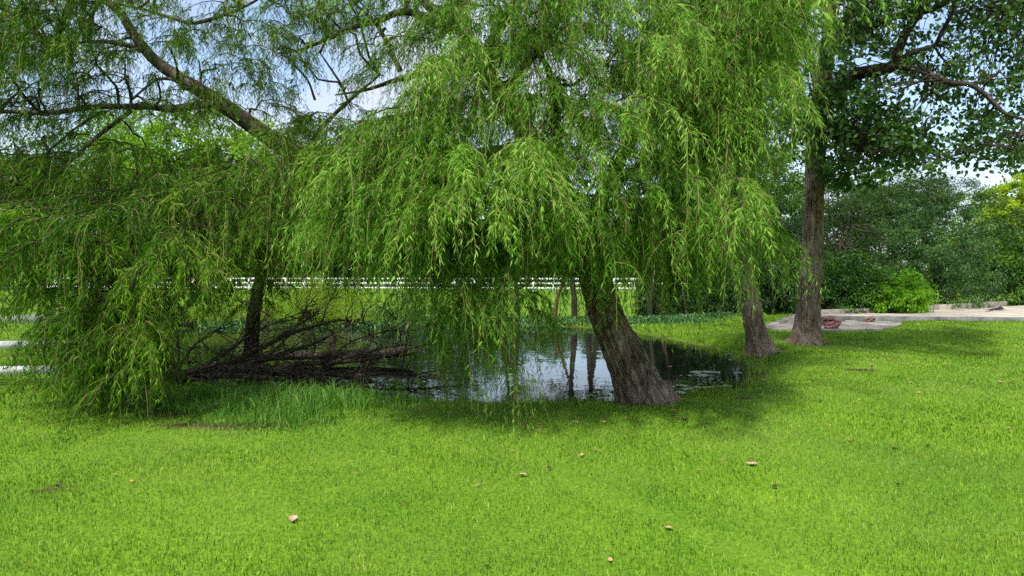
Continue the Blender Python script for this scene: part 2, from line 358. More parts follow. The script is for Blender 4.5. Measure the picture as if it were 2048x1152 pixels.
slab(ccw(SLAB_UP), -.3, .2, 'driveway', conc)
slab(ccw(SLAB_LOW), -.3, .03, 'pavement', conc2)
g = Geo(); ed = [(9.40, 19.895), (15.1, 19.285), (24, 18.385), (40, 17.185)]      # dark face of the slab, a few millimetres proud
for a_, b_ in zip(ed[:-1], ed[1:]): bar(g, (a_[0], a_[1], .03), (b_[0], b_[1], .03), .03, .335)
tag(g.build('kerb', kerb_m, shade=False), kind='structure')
g = Geo(); wz = [.03, .12, .33, .35, .37, .38]
for k in range(5):
    (xa, ya), (xb, yb) = WALL[k], WALL[k + 1]; d = nrm(np.array((xb - xa, yb - ya))); s = np.array((-d[1], d[0])) * .11
    if k: xa -= d[0] * .02; ya -= d[1] * .02
    v = [(xa - s[0], ya - s[1], -.2), (xa + s[0], ya + s[1], -.2), (xa + s[0], ya + s[1], wz[k]), (xa - s[0], ya - s[1], wz[k]),
         (xb - s[0], yb - s[1], -.2), (xb + s[0], yb + s[1], -.2), (xb + s[0], yb + s[1], wz[k + 1]), (xb - s[0], yb - s[1], wz[k + 1])]
    g.add(v, [(0, 3, 2, 1), (4, 5, 6, 7), (0, 1, 5, 4), (1, 2, 6, 5), (2, 3, 7, 6), (3, 0, 4, 7)])
tag(g.build('retaining_wall', conc2, shade=False), 'low pale concrete edging wall running along the foot of the hedge', 'wall')

# ------------------------------------------------------------------ lawn blades
def blades(g, x, y, z, h, wd, lean=.45, add=0.):
    n = len(x); az = rng.uniform(0, 2 * math.pi, n); ln = np.abs(rng.normal(0, lean, n)) * h
    p0 = np.stack([x, y, z], 1); dx = np.stack([np.cos(az), np.sin(az), 0 * az], 1)
    sa = rng.uniform(0, 2 * math.pi, n); s = np.stack([np.cos(sa), np.sin(sa), 0 * sa], 1) * wd[:, None] / 2
    p1 = p0 + dx * (ln * .35)[:, None] + np.array((0, 0, 1)) * (h * .6)[:, None]
    p2 = p0 + dx * ln[:, None] + np.array((0, 0, 1)) * np.maximum(h * 1.0 - ln * .35, h * .35)[:, None]
    v = np.stack([p0 - s, p0 + s, p1 + s * .8, p1 - s * .8, p2 + s * .12, p2 - s * .12], 1)
    f = (np.arange(n) * 6)[:, None, None] + np.array([(0, 1, 2, 3), (3, 2, 4, 5)])[None]
    r = np.clip(rng.normal(.5, .26, n) + add, 0, 1)
    g.add(v.reshape(-1, 3), f.reshape(-1, 4), np.repeat(r, 6))
N = 430000
u = rng.random(N); y = (2.4 ** .45 + u * (25 ** .45 - 2.4 ** .45)) ** (1 / .45)
x = rng.uniform(-1, 1, N) * (.9 * y + 1.6)
d = poly_dist(x, y, POND)
ok = (d > .02) & ~in_poly(x, y, SLAB_UP) & ~in_poly(x, y, SLAB_LOW)
for (c, (rx, ry)) in DIRT:
    ok &= (np.hypot((x - c[0]) / rx, (y - c[1]) / ry) > 1) | (rng.random(N) < (.12 if ry < .13 or rx < .2 else .45))
ok &= ~((d < .35) & (rng.random(N) < .35))
x, y, d = x[ok], y[ok], d[ok]; z = terrain_z(x, y)
tuft = fbm(np.stack([x * 1.1, y * 1.1, 0 * x + 3], -1), 3)
h = (.027 + .011 * tuft + .012 * rng.random(len(x))) * (1 + .02 * y)
h = h * (1 + 1.6 * smooth(.9, .1, d) * rng.random(len(x)))
tall = rng.random(len(x)) < .012; h = np.where(tall, h * 1.8, h)
def seg(a, b):
    ab = b - a; t_ = np.clip(((x - a[0]) * ab[0] + (y - a[1]) * ab[1]) / (ab @ ab), 0, 1); return np.hypot(x - a[0] - t_ * ab[0], y - a[1] - t_ * ab[1])
wob = .07 * noise(np.stack([x * 2, y * 2, 0 * x + 31], -1))
trk = np.maximum(np.maximum(smooth(.16, .03, seg(G(1150, 965)[:2], G(1620, 1160)[:2]) + wob), .7 * smooth(.2, .04, seg(G(60, 865)[:2], G(480, 882)[:2]) + wob)), .5 * smooth(.2, .04, seg(G(1560, 730)[:2], G(2000, 752)[:2]) + wob))
h = h * (1 - .4 * trk); mow = .05 * np.sin(x * 3.1 + y * 4.6 + 2 * wob) + .10 * fbm(np.stack([x * .8, y * .8, 0 * x + 41], -1), 3)
g = Geo(); blades(g, x, y, z - .004, np.clip(h, .012, .2), .0042 * np.maximum(1, y / 4.2), .55, add=.28 * trk + mow)
tag(g.build('lawn_grass', M['grass'], shade=False), 'short bright green mown lawn grass around the pond', 'grass', kind='stuff')
# rank grass on the right-hand and far banks
g = Geo()
N = 26000; x = rng.uniform(-10.5, 6.2, N); y = rng.uniform(8.2, 23, N); d = poly_dist(x, y, POND)
ok = (d > -.08) & (d < .75) & (rng.random(N) < 1.1 - d) & ((x > 1.9) | (y > 12)); x, y = x[ok], y[ok]
blades(g, x, y, terrain_z(x, y), rng.uniform(.07, .24, len(x)), np.full(len(x), .008) * np.maximum(1, y / 9), .35)
tag(g.build('bank_grass', M['grass'], shade=False), 'longer unmown grass fringing the pond bank', 'grass', kind='stuff')
g = Geo(); N = 9000; x = rng.uniform(-1.6, 3.2, N); y = rng.uniform(8.0, 10.2, N); d = poly_dist(x, y, POND)
ok = (d > -.12) & (d < .42) & (y < 10) & (rng.random(N) < .35 + fbm(np.stack([x * 2.5, y * 2.5, 0 * x], -1), 2)); x, y = x[ok], y[ok]
blades(g, x, y, terrain_z(x, y), rng.uniform(.05, .17, len(x)), np.full(len(x), .007), .7)
tag(g.build('shore_grass', M['thatch'], shade=False), 'olive and straw coloured rough grass along the near pond edge', 'grass', kind='stuff')
# tall grass clump at the near-left shore
CL = [(-5.0, 8.5), (-4.3, 7.5), (-3.2, 6.75), (-2.3, 6.35), (-1.5, 6.9), (-1.0, 7.6), (-.6, 8.3), (-1.2, 8.9), (-4.2, 9.5)]
N = 15000; x = rng.uniform(-5.1, -.5, N); y = rng.uniform(6.2, 9.6, N); ok = poly_dist(x, y, CL) < .05 * rng.normal(size=N); x, y = x[ok], y[ok]
ok = fbm(np.stack([x * 3, y * 3, 0 * x], -1), 2) > -.25; x, y = x[ok], y[ok]
dd = -poly_dist(x, y, CL)
g = Geo(); blades(g, x, y, terrain_z(x, y) - .01, (.07 + .17 * smooth(0, .6, dd)) * rng.uniform(.4, 1.35, len(x)) * (1 + .5 * fbm(np.stack([x * 2.2, y * 2.2, 0 * x + 7], -1), 2)), rng.uniform(.006, .013, len(x)), .75)
tag(g.build('tall_grass', M['reed'], shade=False), 'tall blue green grass clump on the near shore below the fallen tree', 'grass', kind='stuff')

# ------------------------------------------------------------------ trees: shared
def wander(a, b, n, amp, sag=0.):
    t = np.linspace(0, 1, n)[:, None]; p = a * (1 - t) + b * t
    o = rng.normal(size=(n, 3)) * amp; o[0] = o[-1] = 0
    p = p + o; p[:, 2] += (4 * t * (1 - t))[:, 0] * sag
    return p
def limb(g, pts, r, sides=12, **k):
    """pts: (px, py, depth) rows"""
    return tube(g, [P(*q) for q in pts], r, sides, **k)

class Willow:
    def __init__(s): s.leaf = Geo(); s.tw = Geo(); s.br = Geo(); s.sk = []
    def boughs(s, S, D, Rr, ns=14, nl=22, LL=.093, WW=.0110, spray=(.45, .95), rise=.25, drop=.5, link=.16, hang=.8, tone=0., edge=None):
        ex = CX + F * (S[:, 0] + D[:, 0] * (Rr + .35)) / np.maximum(S[:, 1] + D[:, 1] * Rr, 1); ey = HY - F * (S[:, 2] - CH) / S[:, 1]
        if edge is not None:   # keep the crown's right-hand outline where the tree has it
            bad = ex > np.interp(ey, [0, 150, 300, 420], edge); D = D.copy(); D[bad, 0] = -np.abs(D[bad, 0]); D[bad, 1] = -np.abs(D[bad, 1])
        N = len(S); D3 = np.hstack([D, np.zeros((N, 1))])
        up = np.array((0, 0, 1.))
        # bough axes
        ts = np.linspace(0, 1, 5)
        ax = S[:, None] + D3[:, None] * (Rr[:, None] * ts[None])[..., None] + up * ((rise * ts - (rise + drop) * ts ** 2)[None] * Rr[:, None])[..., None]
        for k in range(N):
            tube(s.br, ax[k], [.009, .003], 4, n=6, cap=False)
            if rng.random() < link and s.sk:
                sk = np.concatenate(s.sk); dd = np.linalg.norm(sk - S[k], axis=1) + np.maximum(0, sk[:, 2] - S[k, 2]) * .4
                q = sk[int(np.argmin(dd))]
                if .3 < np.linalg.norm(q - S[k]) < 3.2: tube(s.br, wander(q, S[k], 5, .06, .12), [.022, .009], 5, n=9, cap=False)
        # sprays
        t = rng.uniform(.02, 1, (N, ns)); ang = rng.normal(0, 1.0, (N, ns)) * (1.15 - .5 * t)
        o = S[:, None] + D3[:, None] * (Rr[:, None] * t)[..., None] + up * ((rise * t - (rise + drop) * t * t) * Rr[:, None])[..., None]
        ca, sa = np.cos(ang), np.sin(ang)
        h = np.stack([D[:, None, 0] * ca - D[:, None, 1] * sa, D[:, None, 0] * sa + D[:, None, 1] * ca, 0 * ca], -1)
        Ls = rng.uniform(*spray, (N, ns)) * rng.uniform(.7, 1.15, (N, 1)); hz = rng.uniform(.35, 1.05, (N, ns)); hang = (hang * rng.uniform(.55, 1.25, (N, ns)))[..., None]
        def at(tt):  # tt (...,K)
            hx = (tt - .42 * tt * tt) * (Ls * hz)[..., None]
            zz = (.12 * tt - (1.0 * hang) * tt * tt * .85 - .15 * tt) * Ls[..., None]
            return o[:, :, None] + h[:, :, None] * hx[..., None] + up * zz[..., None]
        def tg(tt):
            hx = (1 - .84 * tt) * hz[..., None]; zz = -.03 - 1.7 * hang * tt
            return nrm(h[:, :, None] * hx[..., None] + up * zz[..., None])
        # twig ribbons
        tt = np.broadcast_to(np.linspace(0, 1, 5), (N, ns, 5)); c = at(tt); K = N * ns; c = c.reshape(K, 5, 3)
        sd_ = nrm(np.cross(nrm(c[:, -1] - c[:, 0]), rng.normal(size=(K, 3))))[:, None] * np.linspace(.0028, .0010, 5)[None, :, None]
        v = np.stack([c - sd_, c + sd_], 2).reshape(K, 10, 3)
        f = (np.arange(K) * 10)[:, None, None] + np.array([(2 * q, 2 * q + 1, 2 * q + 3, 2 * q + 2) for q in range(4)])[None]
        s.tw.add(v.reshape(-1, 3), f.reshape(-1, 4))
        # leaves
        tl = (np.arange(nl)[None, None] + rng.uniform(0, 1, (N, ns, nl))) / nl * .97 + .03
        pos = at(tl).reshape(-1, 3); T = tg(tl).reshape(-1, 3)
        n = len(pos)
        rv = nrm(rng.normal(size=(n, 3)) * np.array((1, 1, .5)))
        d = T * .75 + rv * .85 + np.array((0, 0, -.34))
        br = np.repeat(rng.normal(0, .12, N), ns * nl) + np.repeat(rng.normal(0, .08, K), nl)
        rn = np.clip(.5 + tone + br + rng.normal(0, .12, n) + .10 * (tl.reshape(-1) - .5), 0, 1)
        LLn = LL * rng.uniform(.65, 1.2, n) * (1.05 - .35 * tl.reshape(-1))
        leaves(s.leaf, pos, d, LLn, WW * rng.uniform(.8, 1.2, n), rn, .42, .12)
    def finish(s, root, leafmat, barkmat):
        part(s.leaf, 'crown', leafmat, root, shade=False); part(s.tw, 'twigs', M['twig'], root); part(s.br, 'branches', barkmat, root)

def roots(g, x, y, r0, n, seed, disp=.02, reach=(.35, .75), skip=None):
    for k in range(n):
        a = 2 * math.pi * (k + rng.uniform(-.3, .3)) / n + seed; L_ = rng.uniform(*reach); pts = []
        for q in np.linspace(0, 1, 6):
            rr_ = r0 * .55 + (L_ + r0 * .45) * q; aa = a + .35 * q * math.sin(seed + k * 2.1)
            px_, py_ = x + math.cos(aa) * rr_, y + math.sin(aa) * rr_
            z_ = float(terrain_z(np.array([px_]), np.array([py_]))[0]); pts.append((px_, py_, z_ + .20 * (1 - q) ** 3 + .012 - .05 * q))
        tube(g, pts, [r0 * .42, r0 * .30, r0 * .20, r0 * .13, r0 * .09, r0 * .03], 16, n=40, disp=disp * .6, dscale=3, seed=k)
def sample_region(n, poly, dep, bot=None, ctr=None, cone=1.2, jit=.6, fade=None):
    """start points of boughs in a volume whose outline is given as (photo px, py), at depths dep"""
    poly = np.array(poly, float); lo, hi = poly.min(0), poly.max(0); outp = []
    while len(outp) < n:
        q = rng.uniform(lo, hi, (n * 3, 2)); q = q[in_poly(q[:, 0], q[:, 1], poly)]
        for a in q:
            d = rng.uniform(*dep)
            if fade is not None and rng.random() > fade(a[0], a[1]): continue
            outp.append(P(a[0], a[1], d))
            if len(outp) >= n: break
    S = np.array(outp); v = S[:, :2] - np.asarray(ctr)[None, :2]; an = np.arctan2(v[:, 1], v[:, 0]) + rng.normal(0, jit, n)
    return S, np.stack([np.cos(an), np.sin(an)], 1)

# ------------------------------------------------------------------ 1. leaning willow
base = G(1288, 806, -.05)
wl = empty('willow_tree', base, 'leaning willow with thick furrowed trunk on the near pond edge', 'tree')
g = Geo()
D0 = base[1]
tr = [(1296, 822, D0), (1285, 795, D0), (1262, 740, D0 + .02), (1240, 690, D0 + .05), (1217, 640, D0 + .1), (1203, 600, D0 + .15), (1186, 550, D0 + .2), (1168, 490, D0 + .25), (1140, 420, D0 + .3), (1095, 330, D0 + .4), (1030, 230, D0 + .5), (960, 130, D0 + .6), (925, 50, D0 + .7), (905, -60, D0 + .9), (880, -220, D0 + 1)]
k1 = F / D0
limb(g, tr, [.335, .300, .258, .235, .215, .205, .190, .170, .155, .13, .12, .11, .105, .09, .05], 150, n=520, disp=.060, dscale=5.5, flare=.6, seed=2)
roots(g, base[0] + .08, base[1] + .06, .30, 7, .55, .03, (.12, .36)); part(g, 'trunk', M['bark'], wl)
W1 = Willow(); gl = Geo()
W1.sk.append(np.array([P(*q) for q in tr[6:]]))
for pts, rr in (
    ([(925, 60, D0 + .7), (880, 50, D0 + .7), (840, 30, D0 + .9), (800, 24, D0 + 1), (755, 42, D0 + 1.2), (715, 52, D0 + 1.3), (660, 76, D0 + 1.5), (600, 100, D0 + 1.7), (555, 106, D0 + 1.8)], [.085, .07, .06, .05, .045, .04, .03, .02, .01]),
    ([(930, 70, D0 + .7), (895, 30, D0 + .6), (860, 15, D0 + .6), (835, -10, D0 + .6), (790, -60, D0 + .6)], [.09, .075, .06, .05, .03]),
    ([(985, 165, D0 + .5), (930, 130, D0 + .8), (850, 147, D0 + 1.2), (785, 162, D0 + 1.4), (730, 180, D0 + 1.6), (670, 190, D0 + 1.8)], [.06, .05, .045, .035, .025, .01]),
    ([(755, 42, D0 + 1.2), (770, 80, D0 + 1.2), (790, 95, D0 + 1.2)], [.03, .02, .01]),
    ([(700, 0, D0 + 1.5), (735, 30, D0 + 1.4), (760, 60, D0 + 1.3), (785, 110, D0 + 1.2), (800, 140, D0 + 1.1)], [.015, .025, .03, .035, .04]),
    ([(1168, 490, D0 + .25), (1200, 400, D0), (1255, 290, D0 - .4), (1330, 190, D0 - .8), (1420, 120, D0 - 1)], [.12, .10, .08, .05, .02]),
    ([(1140, 420, D0 + .3), (1120, 330, D0 - .2), (1110, 230, D0 - .7), (1100, 150, D0 - 1.1), (1080, 110, D0 - 1.3)], [.10, .08, .06, .04, .02]),
    ([(1095, 330, D0 + .4), (1020, 300, D0), (940, 310, D0 - .4), (860, 350, D0 - .6), (770, 420, D0 - .7)], [.07, .06, .045, .03, .015]),
    ([(960, 130, D0 + .6), (1020, 20, D0), (1100, -60, D0 - .4), (1220, -120, D0 - .8)], [.08, .07, .05, .02]),
    ([(1200, 400, D0), (1280, 330, D0 + .4), (1370, 290, D0 + .6), (1460, 300, D0 + .7)], [.06, .05, .035, .015]),
    ([(1000, 200, D0 + .5), (1100, 60, D0 + 1), (1200, -60, D0 + 1.4), (1330, -160, D0 + 1.6)], [.08, .07, .05, .02]),
    ([(640, 105, D0 + 2), (660, 135, D0 + 2), (690, 180, D0 + 2)], [.012, .018, .02]),
    ([(540, 60, D0 + 2), (580, 120, D0 + 2), (615, 160, D0 + 2), (630, 200, D0 + 2)], [.008, .012, .018, .02]),
):
    W1.sk.append(limb(gl, pts, rr, 12, disp=.006, dscale=3))
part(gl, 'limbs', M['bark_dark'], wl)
ctr = P(1120, 300, D0 + .3)
# lit front skirt, right half, and upper mass
A = [(930, -60), (1590, -60), (1590, 30), (1530, 190), (1480, 390), (1400, 470), (1290, 450), (1180, 450), (1090, 380), (980, 350), (860, 370), (760, 410), (770, 330), (830, 230), (910, 100)]
S, D = sample_region(190, A, (5.9, 7.4), ctr=ctr)
D = nrm(D + np.array((0, -.5))); W1.boughs(S, D, rng.uniform(.5, 1.05, len(S)), 20, 22, edge=(1690, 1650, 1620, 1540))
A = [(1150, -60), (1580, -60), (1540, 160), (1470, 350), (1390, 450), (1200, 430), (1130, 200)]
S, D = sample_region(135, A, (6.6, 8.6), ctr=ctr)
W1.boughs(S, D, rng.uniform(.5, 1.1, len(S)), 14, 20, tone=.05, edge=(1690, 1650, 1620, 1540))
A = [(930, 60), (1120, 60), (1140, 330), (1040, 300), (940, 200)]
S, D = sample_region(34, A, (7.0, 9.0), ctr=ctr); W1.boughs(S, D, rng.uniform(.4, .9, len(S)), 14, 20)
# the lit tiered cone at centre-left; a raised leaf tone paints its light
A = [(850, 230), (1000, 200), (1080, 330), (1060, 420), (960, 400), (820, 410), (720, 390), (770, 300)]
S, D = sample_region(50, A, (5.8, 6.8), ctr=P(980, 300, 7.0), jit=.4)
W1.boughs(S, D, rng.uniform(.5, .95, len(S)), 22, 24, hang=.65, tone=.08)
A = [(680, 360), (860, 380), (1050, 420), (1120, 470), (1000, 500), (860, 480), (720, 460)]
S, D = sample_region(60, A, (6.6, 8.2), ctr=P(1000, 350, 8.4)); W1.boughs(S, D, rng.uniform(.4, .8, len(S)), 14, 22, hang=1.0)
A = [(1120, 430), (1500, 440), (1460, 500), (1150, 500)]
S, D = sample_region(40, A, (6.8, 8.6), ctr=P(1250, 350, 8.8)); W1.boughs(S, D, rng.uniform(.3, .6, len(S)), 12, 22, hang=1.0)
# lower strands over the water
A = [(790, 400), (1040, 420), (1060, 540), (1000, 600), (940, 600), (880, 580), (830, 500)]
S, D = sample_region(58, A, (6.3, 7.6), ctr=P(1000, 400, 8))
W1.boughs(S, D, rng.uniform(.3, .6, len(S)), 10, 20, spray=(.5, .95), hang=1.0, tone=.03)
for (px, py, d) in ((1005, 620, 6.6), (1010, 690, 6.6), (1000, 560, 6.7), (1020, 640, 6.9), (900, 600, 7.2), (870, 640, 7.4), (1060, 560, 7), (1190, 470, 7.2), (1180, 500, 7.3), (1170, 440, 7.2), (1205, 480, 7.1), (1290, 480, 7.6), (1330, 490, 7.4), (1370, 500, 7.2), (1385, 470, 7.2), (1300, 500, 7.5), (1460, 420, 7.2), (1130, 460, 7.5), (1000, 640, 6.7), (1010, 600, 6.8), (985, 590, 7), (930, 610, 7.3), (880, 590, 7.4), (850, 560, 7.5), (950, 650, 7.2), (1050, 590, 7.1), (1075, 560, 7.1)):
    W1.boughs(np.array([P(px, py + 25, d)] * 2), nrm(rng.normal(size=(2, 2))), np.array([.18, .24]), 6, 24, spray=(.55, .95), hang=1.35, link=0, tone=.03)
# sparse upper left of this crown, seen against the sky, and the top beyond the frame
A = [(560, -80), (900, -80), (940, 80), (860, 190), (700, 170), (560, 60)]
S, D = sample_region(68, A, (8.6, 10.5), ctr=P(900, 50, 9)); W1.boughs(S, D, rng.uniform(.4, .9, len(S)), 10, 18, spray=(.35, .75))
A = [(800, -700), (1500, -700), (1700, -300), (1750, -60), (700, -60), (620, -250)]
S, D = sample_region(230, A, (6.0, 10.5), ctr=ctr); W1.boughs(S, D, rng.uniform(.7, 1.3, len(S)), 9, 12, LL=.15, WW=.024)
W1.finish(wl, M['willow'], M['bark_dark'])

# ------------------------------------------------------------------ 2. left willow
base = P(500, 728, 11.0)
w2 = empty('willow_tree', base, 'spreading willow on the left whose big bare limb crosses the sky', 'tree')
g = Geo(); tr = [(500, 745, 11), (503, 690, 11), (508, 630, 11), (525, 550, 11), (560, 460, 11), (610, 390, 10.9), (640, 350, 10.8)]
limb(g, tr, [.17, .125, .11, .11, .12, .14, .15], 48, n=160, disp=.02, dscale=4, flare=.3, seed=5); part(g, 'trunk', M['bark_dark'], w2)
W2 = Willow(); gl = Geo(); W2.sk.append(np.array([P(*q) for q in tr]))
for pts, rr in (
    ([(640, 355, 10.8), (610, 325, 10.7), (560, 290, 10.6), (520, 262, 10.5), (470, 226, 10.4), (430, 200, 10.3), (385, 172, 10.2), (350, 150, 10.1), (312, 122, 10), (285, 92, 9.9), (262, 60, 9.8), (243, 28, 9.7), (215, 0, 9.6), (180, -60, 9.5)], [.17, .155, .14, .135, .13, .125, .11, .10, .085, .08, .07, .06, .05, .03]),
    ([(440, 207, 10.3), (400, 210, 10.1), (345, 218, 9.9), (300, 214, 9.7), (240, 213, 9.6), (190, 214, 9.5), (100, 226, 9.3), (0, 224, 9.2), (-80, 240, 9.1)], [.075, .068, .06, .05, .045, .04, .035, .028, .02]),
    ([(300, 108, 10), (260, 92, 9.8), (215, 84, 9.6), (170, 84, 9.4), (110, 100, 9.2)], [.05, .04, .03, .02, .01]),
    ([(275, 78, 9.9), (255, 76, 9.9), (235, 82, 9.8)], [.03, .02, .01]),
    ([(405, 182, 10.2), (365, 163, 10.1), (320, 157, 10), (295, 172, 9.9), (262, 200, 9.8)], [.03, .028, .025, .02, .015]),
    ([(262, 222, 9.7), (225, 250, 9.5), (180, 285, 9.3), (145, 320, 9.2), (120, 345, 9.1), (80, 390, 9)], [.035, .032, .028, .022, .018, .01]),
    ([(205, 222, 9.5), (140, 265, 9.3), (90, 310, 9.2), (50, 350, 9.1)], [.02, .018, .014, .008]),
    ([(402, 172, 10.2), (400, 140, 10.2), (398, 120, 10.2)], [.025, .018, .01]),
    ([(225, 5, 9.6), (290, 20, 9.7), (340, 35, 9.8), (385, 46, 9.9), (440, 32, 10), (500, 8, 10), (540, -20, 10)], [.02, .022, .026, .03, .028, .022, .02]),
    ([(600, 330, 10.8), (640, 260, 10.6), (700, 200, 10.3), (760, 150, 10)], [.06, .04, .03, .015]),
    ([(560, 460, 11), (450, 400, 10), (340, 380, 9.2), (220, 420, 8.5), (120, 480, 8)], [.09, .07, .05, .035, .02]),
    ([(560, 460, 11), (520, 420, 9.8), (430, 440, 8.8), (330, 500, 8), (230, 570, 7.5)], [.09, .065, .05, .035, .02]),
    ([(610, 390, 10.9), (660, 360, 10), (690, 380, 9.2), (700, 430, 8.6)], [.08, .06, .04, .02]),
):
    W2.sk.append(limb(gl, pts, rr, 16, disp=.007, dscale=3, n=max(30, len(pts) * 8)))
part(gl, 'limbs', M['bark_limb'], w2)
ctr = P(560, 330, 10.5)
# dense middle
A = [(-80, 250), (200, 270), (330, 300), (520, 290), (600, 240), (640, 200), (760, 230), (800, 330), (720, 450), (560, 450), (440, 440), (300, 400), (-80, 400)]
S, D = sample_region(200, A, (7.8, 10.2), ctr=ctr)
W2.boughs(S, D, rng.uniform(.5, 1.1, len(S)), 19, 20, LL=.105)
# lower left skirt reaching the lawn
A = [(-60, 400), (300, 400), (420, 460), (360, 560), (330, 720), (240, 750), (170, 700), (130, 610), (80, 470), (-60, 430)]
S, D = sample_region(190, A, (6.9, 8.4), ctr=P(420, 420, 9))
W2.boughs(S, D, rng.uniform(.4, .9, len(S)), 13, 22, spray=(.4, .8), LL=.10, tone=.06)
# middle bottom fringe above the fence and fallen tree
A = [(330, 430), (760, 400), (740, 500), (560, 510), (400, 500)]
S, D = sample_region(90, A, (7.8, 9.4), ctr=ctr); W2.boughs(S, D, rng.uniform(.3, .6, len(S)), 10, 20, spray=(.35, .65))
A = [(380, 560), (470, 560), (480, 640), (400, 640)]
S, D = sample_region(7, A, (7.8, 9), ctr=ctr); W2.boughs(S, D, rng.uniform(.2, .4, len(S)), 8, 18, spray=(.3, .5))
# upper foliage against the sky
A = [(-80, -80), (250, -80), (230, 70), (130, 130), (-80, 130)]
S, D = sample_region(135, A, (7.4, 9.4), ctr=P(300, 60, 10)); W2.boughs(S, D, rng.uniform(.4, .9, len(S)), 11, 20, spray=(.4, .8), tone=.05)
A = [(-80, 110), (420, 60), (560, 20), (600, 200), (480, 240), (330, 240), (-80, 260)]
S, D = sample_region(150, A, (8.6, 11), ctr=P(400, 100, 10.5)); W2.boughs(S, D, rng.uniform(.4, .9, len(S)), 9, 17, spray=(.4, .8))
A = [(250, -90), (760, -90), (700, 40), (560, 80), (400, 60), (280, 40)]
S, D = sample_region(95, A, (9, 11), ctr=P(500, -60, 10.5)); W2.boughs(S, D, rng.uniform(.4, .9, len(S)), 9, 17, spray=(.4, .75))
A = [(-300, -500), (600, -500), (760, -90), (-300, -90)]
S, D = sample_region(110, A, (7.5, 12.5), ctr=ctr); W2.boughs(S, D, rng.uniform(.7, 1.3, len(S)), 9, 11, LL=.15, WW=.024)
A = [(-420, -90), (-80, -90), (-80, 560), (-420, 500)]
S, D = sample_region(70, A, (7.5, 11), ctr=ctr); W2.boughs(S, D, rng.uniform(.7, 1.2, len(S)), 9, 11, LL=.15, WW=.024)
for (px, py, d) in ((500, 490, 8.8), (515, 520, 9), (480, 510, 8.6), (545, 500, 9), (450, 540, 8.4), (600, 520, 9.2), (660, 530, 9), (700, 540, 8.8), (520, 560, 9.3), (495, 540, 9.4), (512, 580, 9.6), (535, 555, 9.6), (480, 560, 9.2), (505, 600, 9.7), (580, 520, 9), (625, 505, 8.8), (690, 500, 8.6), (740, 520, 8.6), (760, 500, 8.4)):
    W2.boughs(np.array([P(px, py, d)] * 2), nrm(rng.normal(size=(2, 2))), np.array([.25, .35]), 8, 20, spray=(.35, .7), link=0)
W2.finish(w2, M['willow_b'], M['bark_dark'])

# ------------------------------------------------------------------ 3. second leaning willow, right of the pond
base = G(1522, 699)
w3 = empty('willow_tree', base, 'slimmer willow trunk leaning towards the water beside the upright cottonwood', 'tree')
g = Geo(); d3 = base[1]
tr = [(1524, 712, d3), (1518, 690, d3), (1508, 650, d3), (1500, 610, d3), (1490, 560, d3), (1478, 500, d3), (1470, 420, d3), (1480, 320, d3), (1500, 200, d3), (1530, 60, d3), (1560, -100, d3)]
limb(g, tr, [.26, .23, .20, .19, .18, .165, .15, .13, .11, .08, .04], 80, n=260, disp=.034, dscale=5, flare=.8, seed=9); roots(g, base[0] + .04, base[1] + .05, .22, 7, 1.1, .02, (.15, .4)); part(g, 'trunk', M['bark_pop'], w3)
W3 = Willow(); gl = Geo(); W3.sk.append(np.array([P(*q) for q in tr]))
for pts, rr in (([(1475, 440, d3), (1420, 330, d3 - 1.4), (1360, 260, d3 - 2.6)], [.09, .06, .03]), ([(1480, 320, d3), (1540, 220, d3 - 1.5), (1600, 160, d3 - 2.8)], [.08, .06, .03]), ([(1500, 200, d3), (1430, 80, d3 - 1.4), (1400, -10, d3 - 2)], [.07, .05, .03])):
    W3.sk.append(limb(gl, pts, rr, 10, disp=.006, dscale=3))
part(gl, 'limbs', M['bark_dark'], w3)
A = [(1380, -60), (1570, -60), (1560, 80), (1530, 160), (1490, 280), (1470, 440), (1400, 460), (1340, 300)]
S, D = sample_region(130, A, (8.4, 11), ctr=P(1500, 200, 12)); D = nrm(D + np.array((0, -.3)))
W3.boughs(S, D, rng.uniform(.5, 1.0, len(S)), 16, 22, LL=.112, WW=.0135, tone=.05, edge=(1690, 1650, 1620, 1540))
A = [(1520, -60), (1610, -60), (1595, 60), (1570, 140), (1510, 170)]
S, D = sample_region(26, A, (8.6, 10), ctr=P(1500, 100, 12)); W3.boughs(S, D, rng.uniform(.4, .8, len(S)), 12, 20, LL=.12, WW=.015, tone=.08, edge=(1690, 1650, 1620, 1540))
A = [(1350, -400), (1700, -400), (1700, -60), (1350, -60)]
S, D = sample_region(60, A, (9, 14), ctr=P(1500, 200, 13)); W3.boughs(S, D, rng.uniform(.7, 1.4, len(S)), 9, 11, LL=.17, WW=.028)
W3.finish(w3, M['willow_c'], M['bark_dark'])

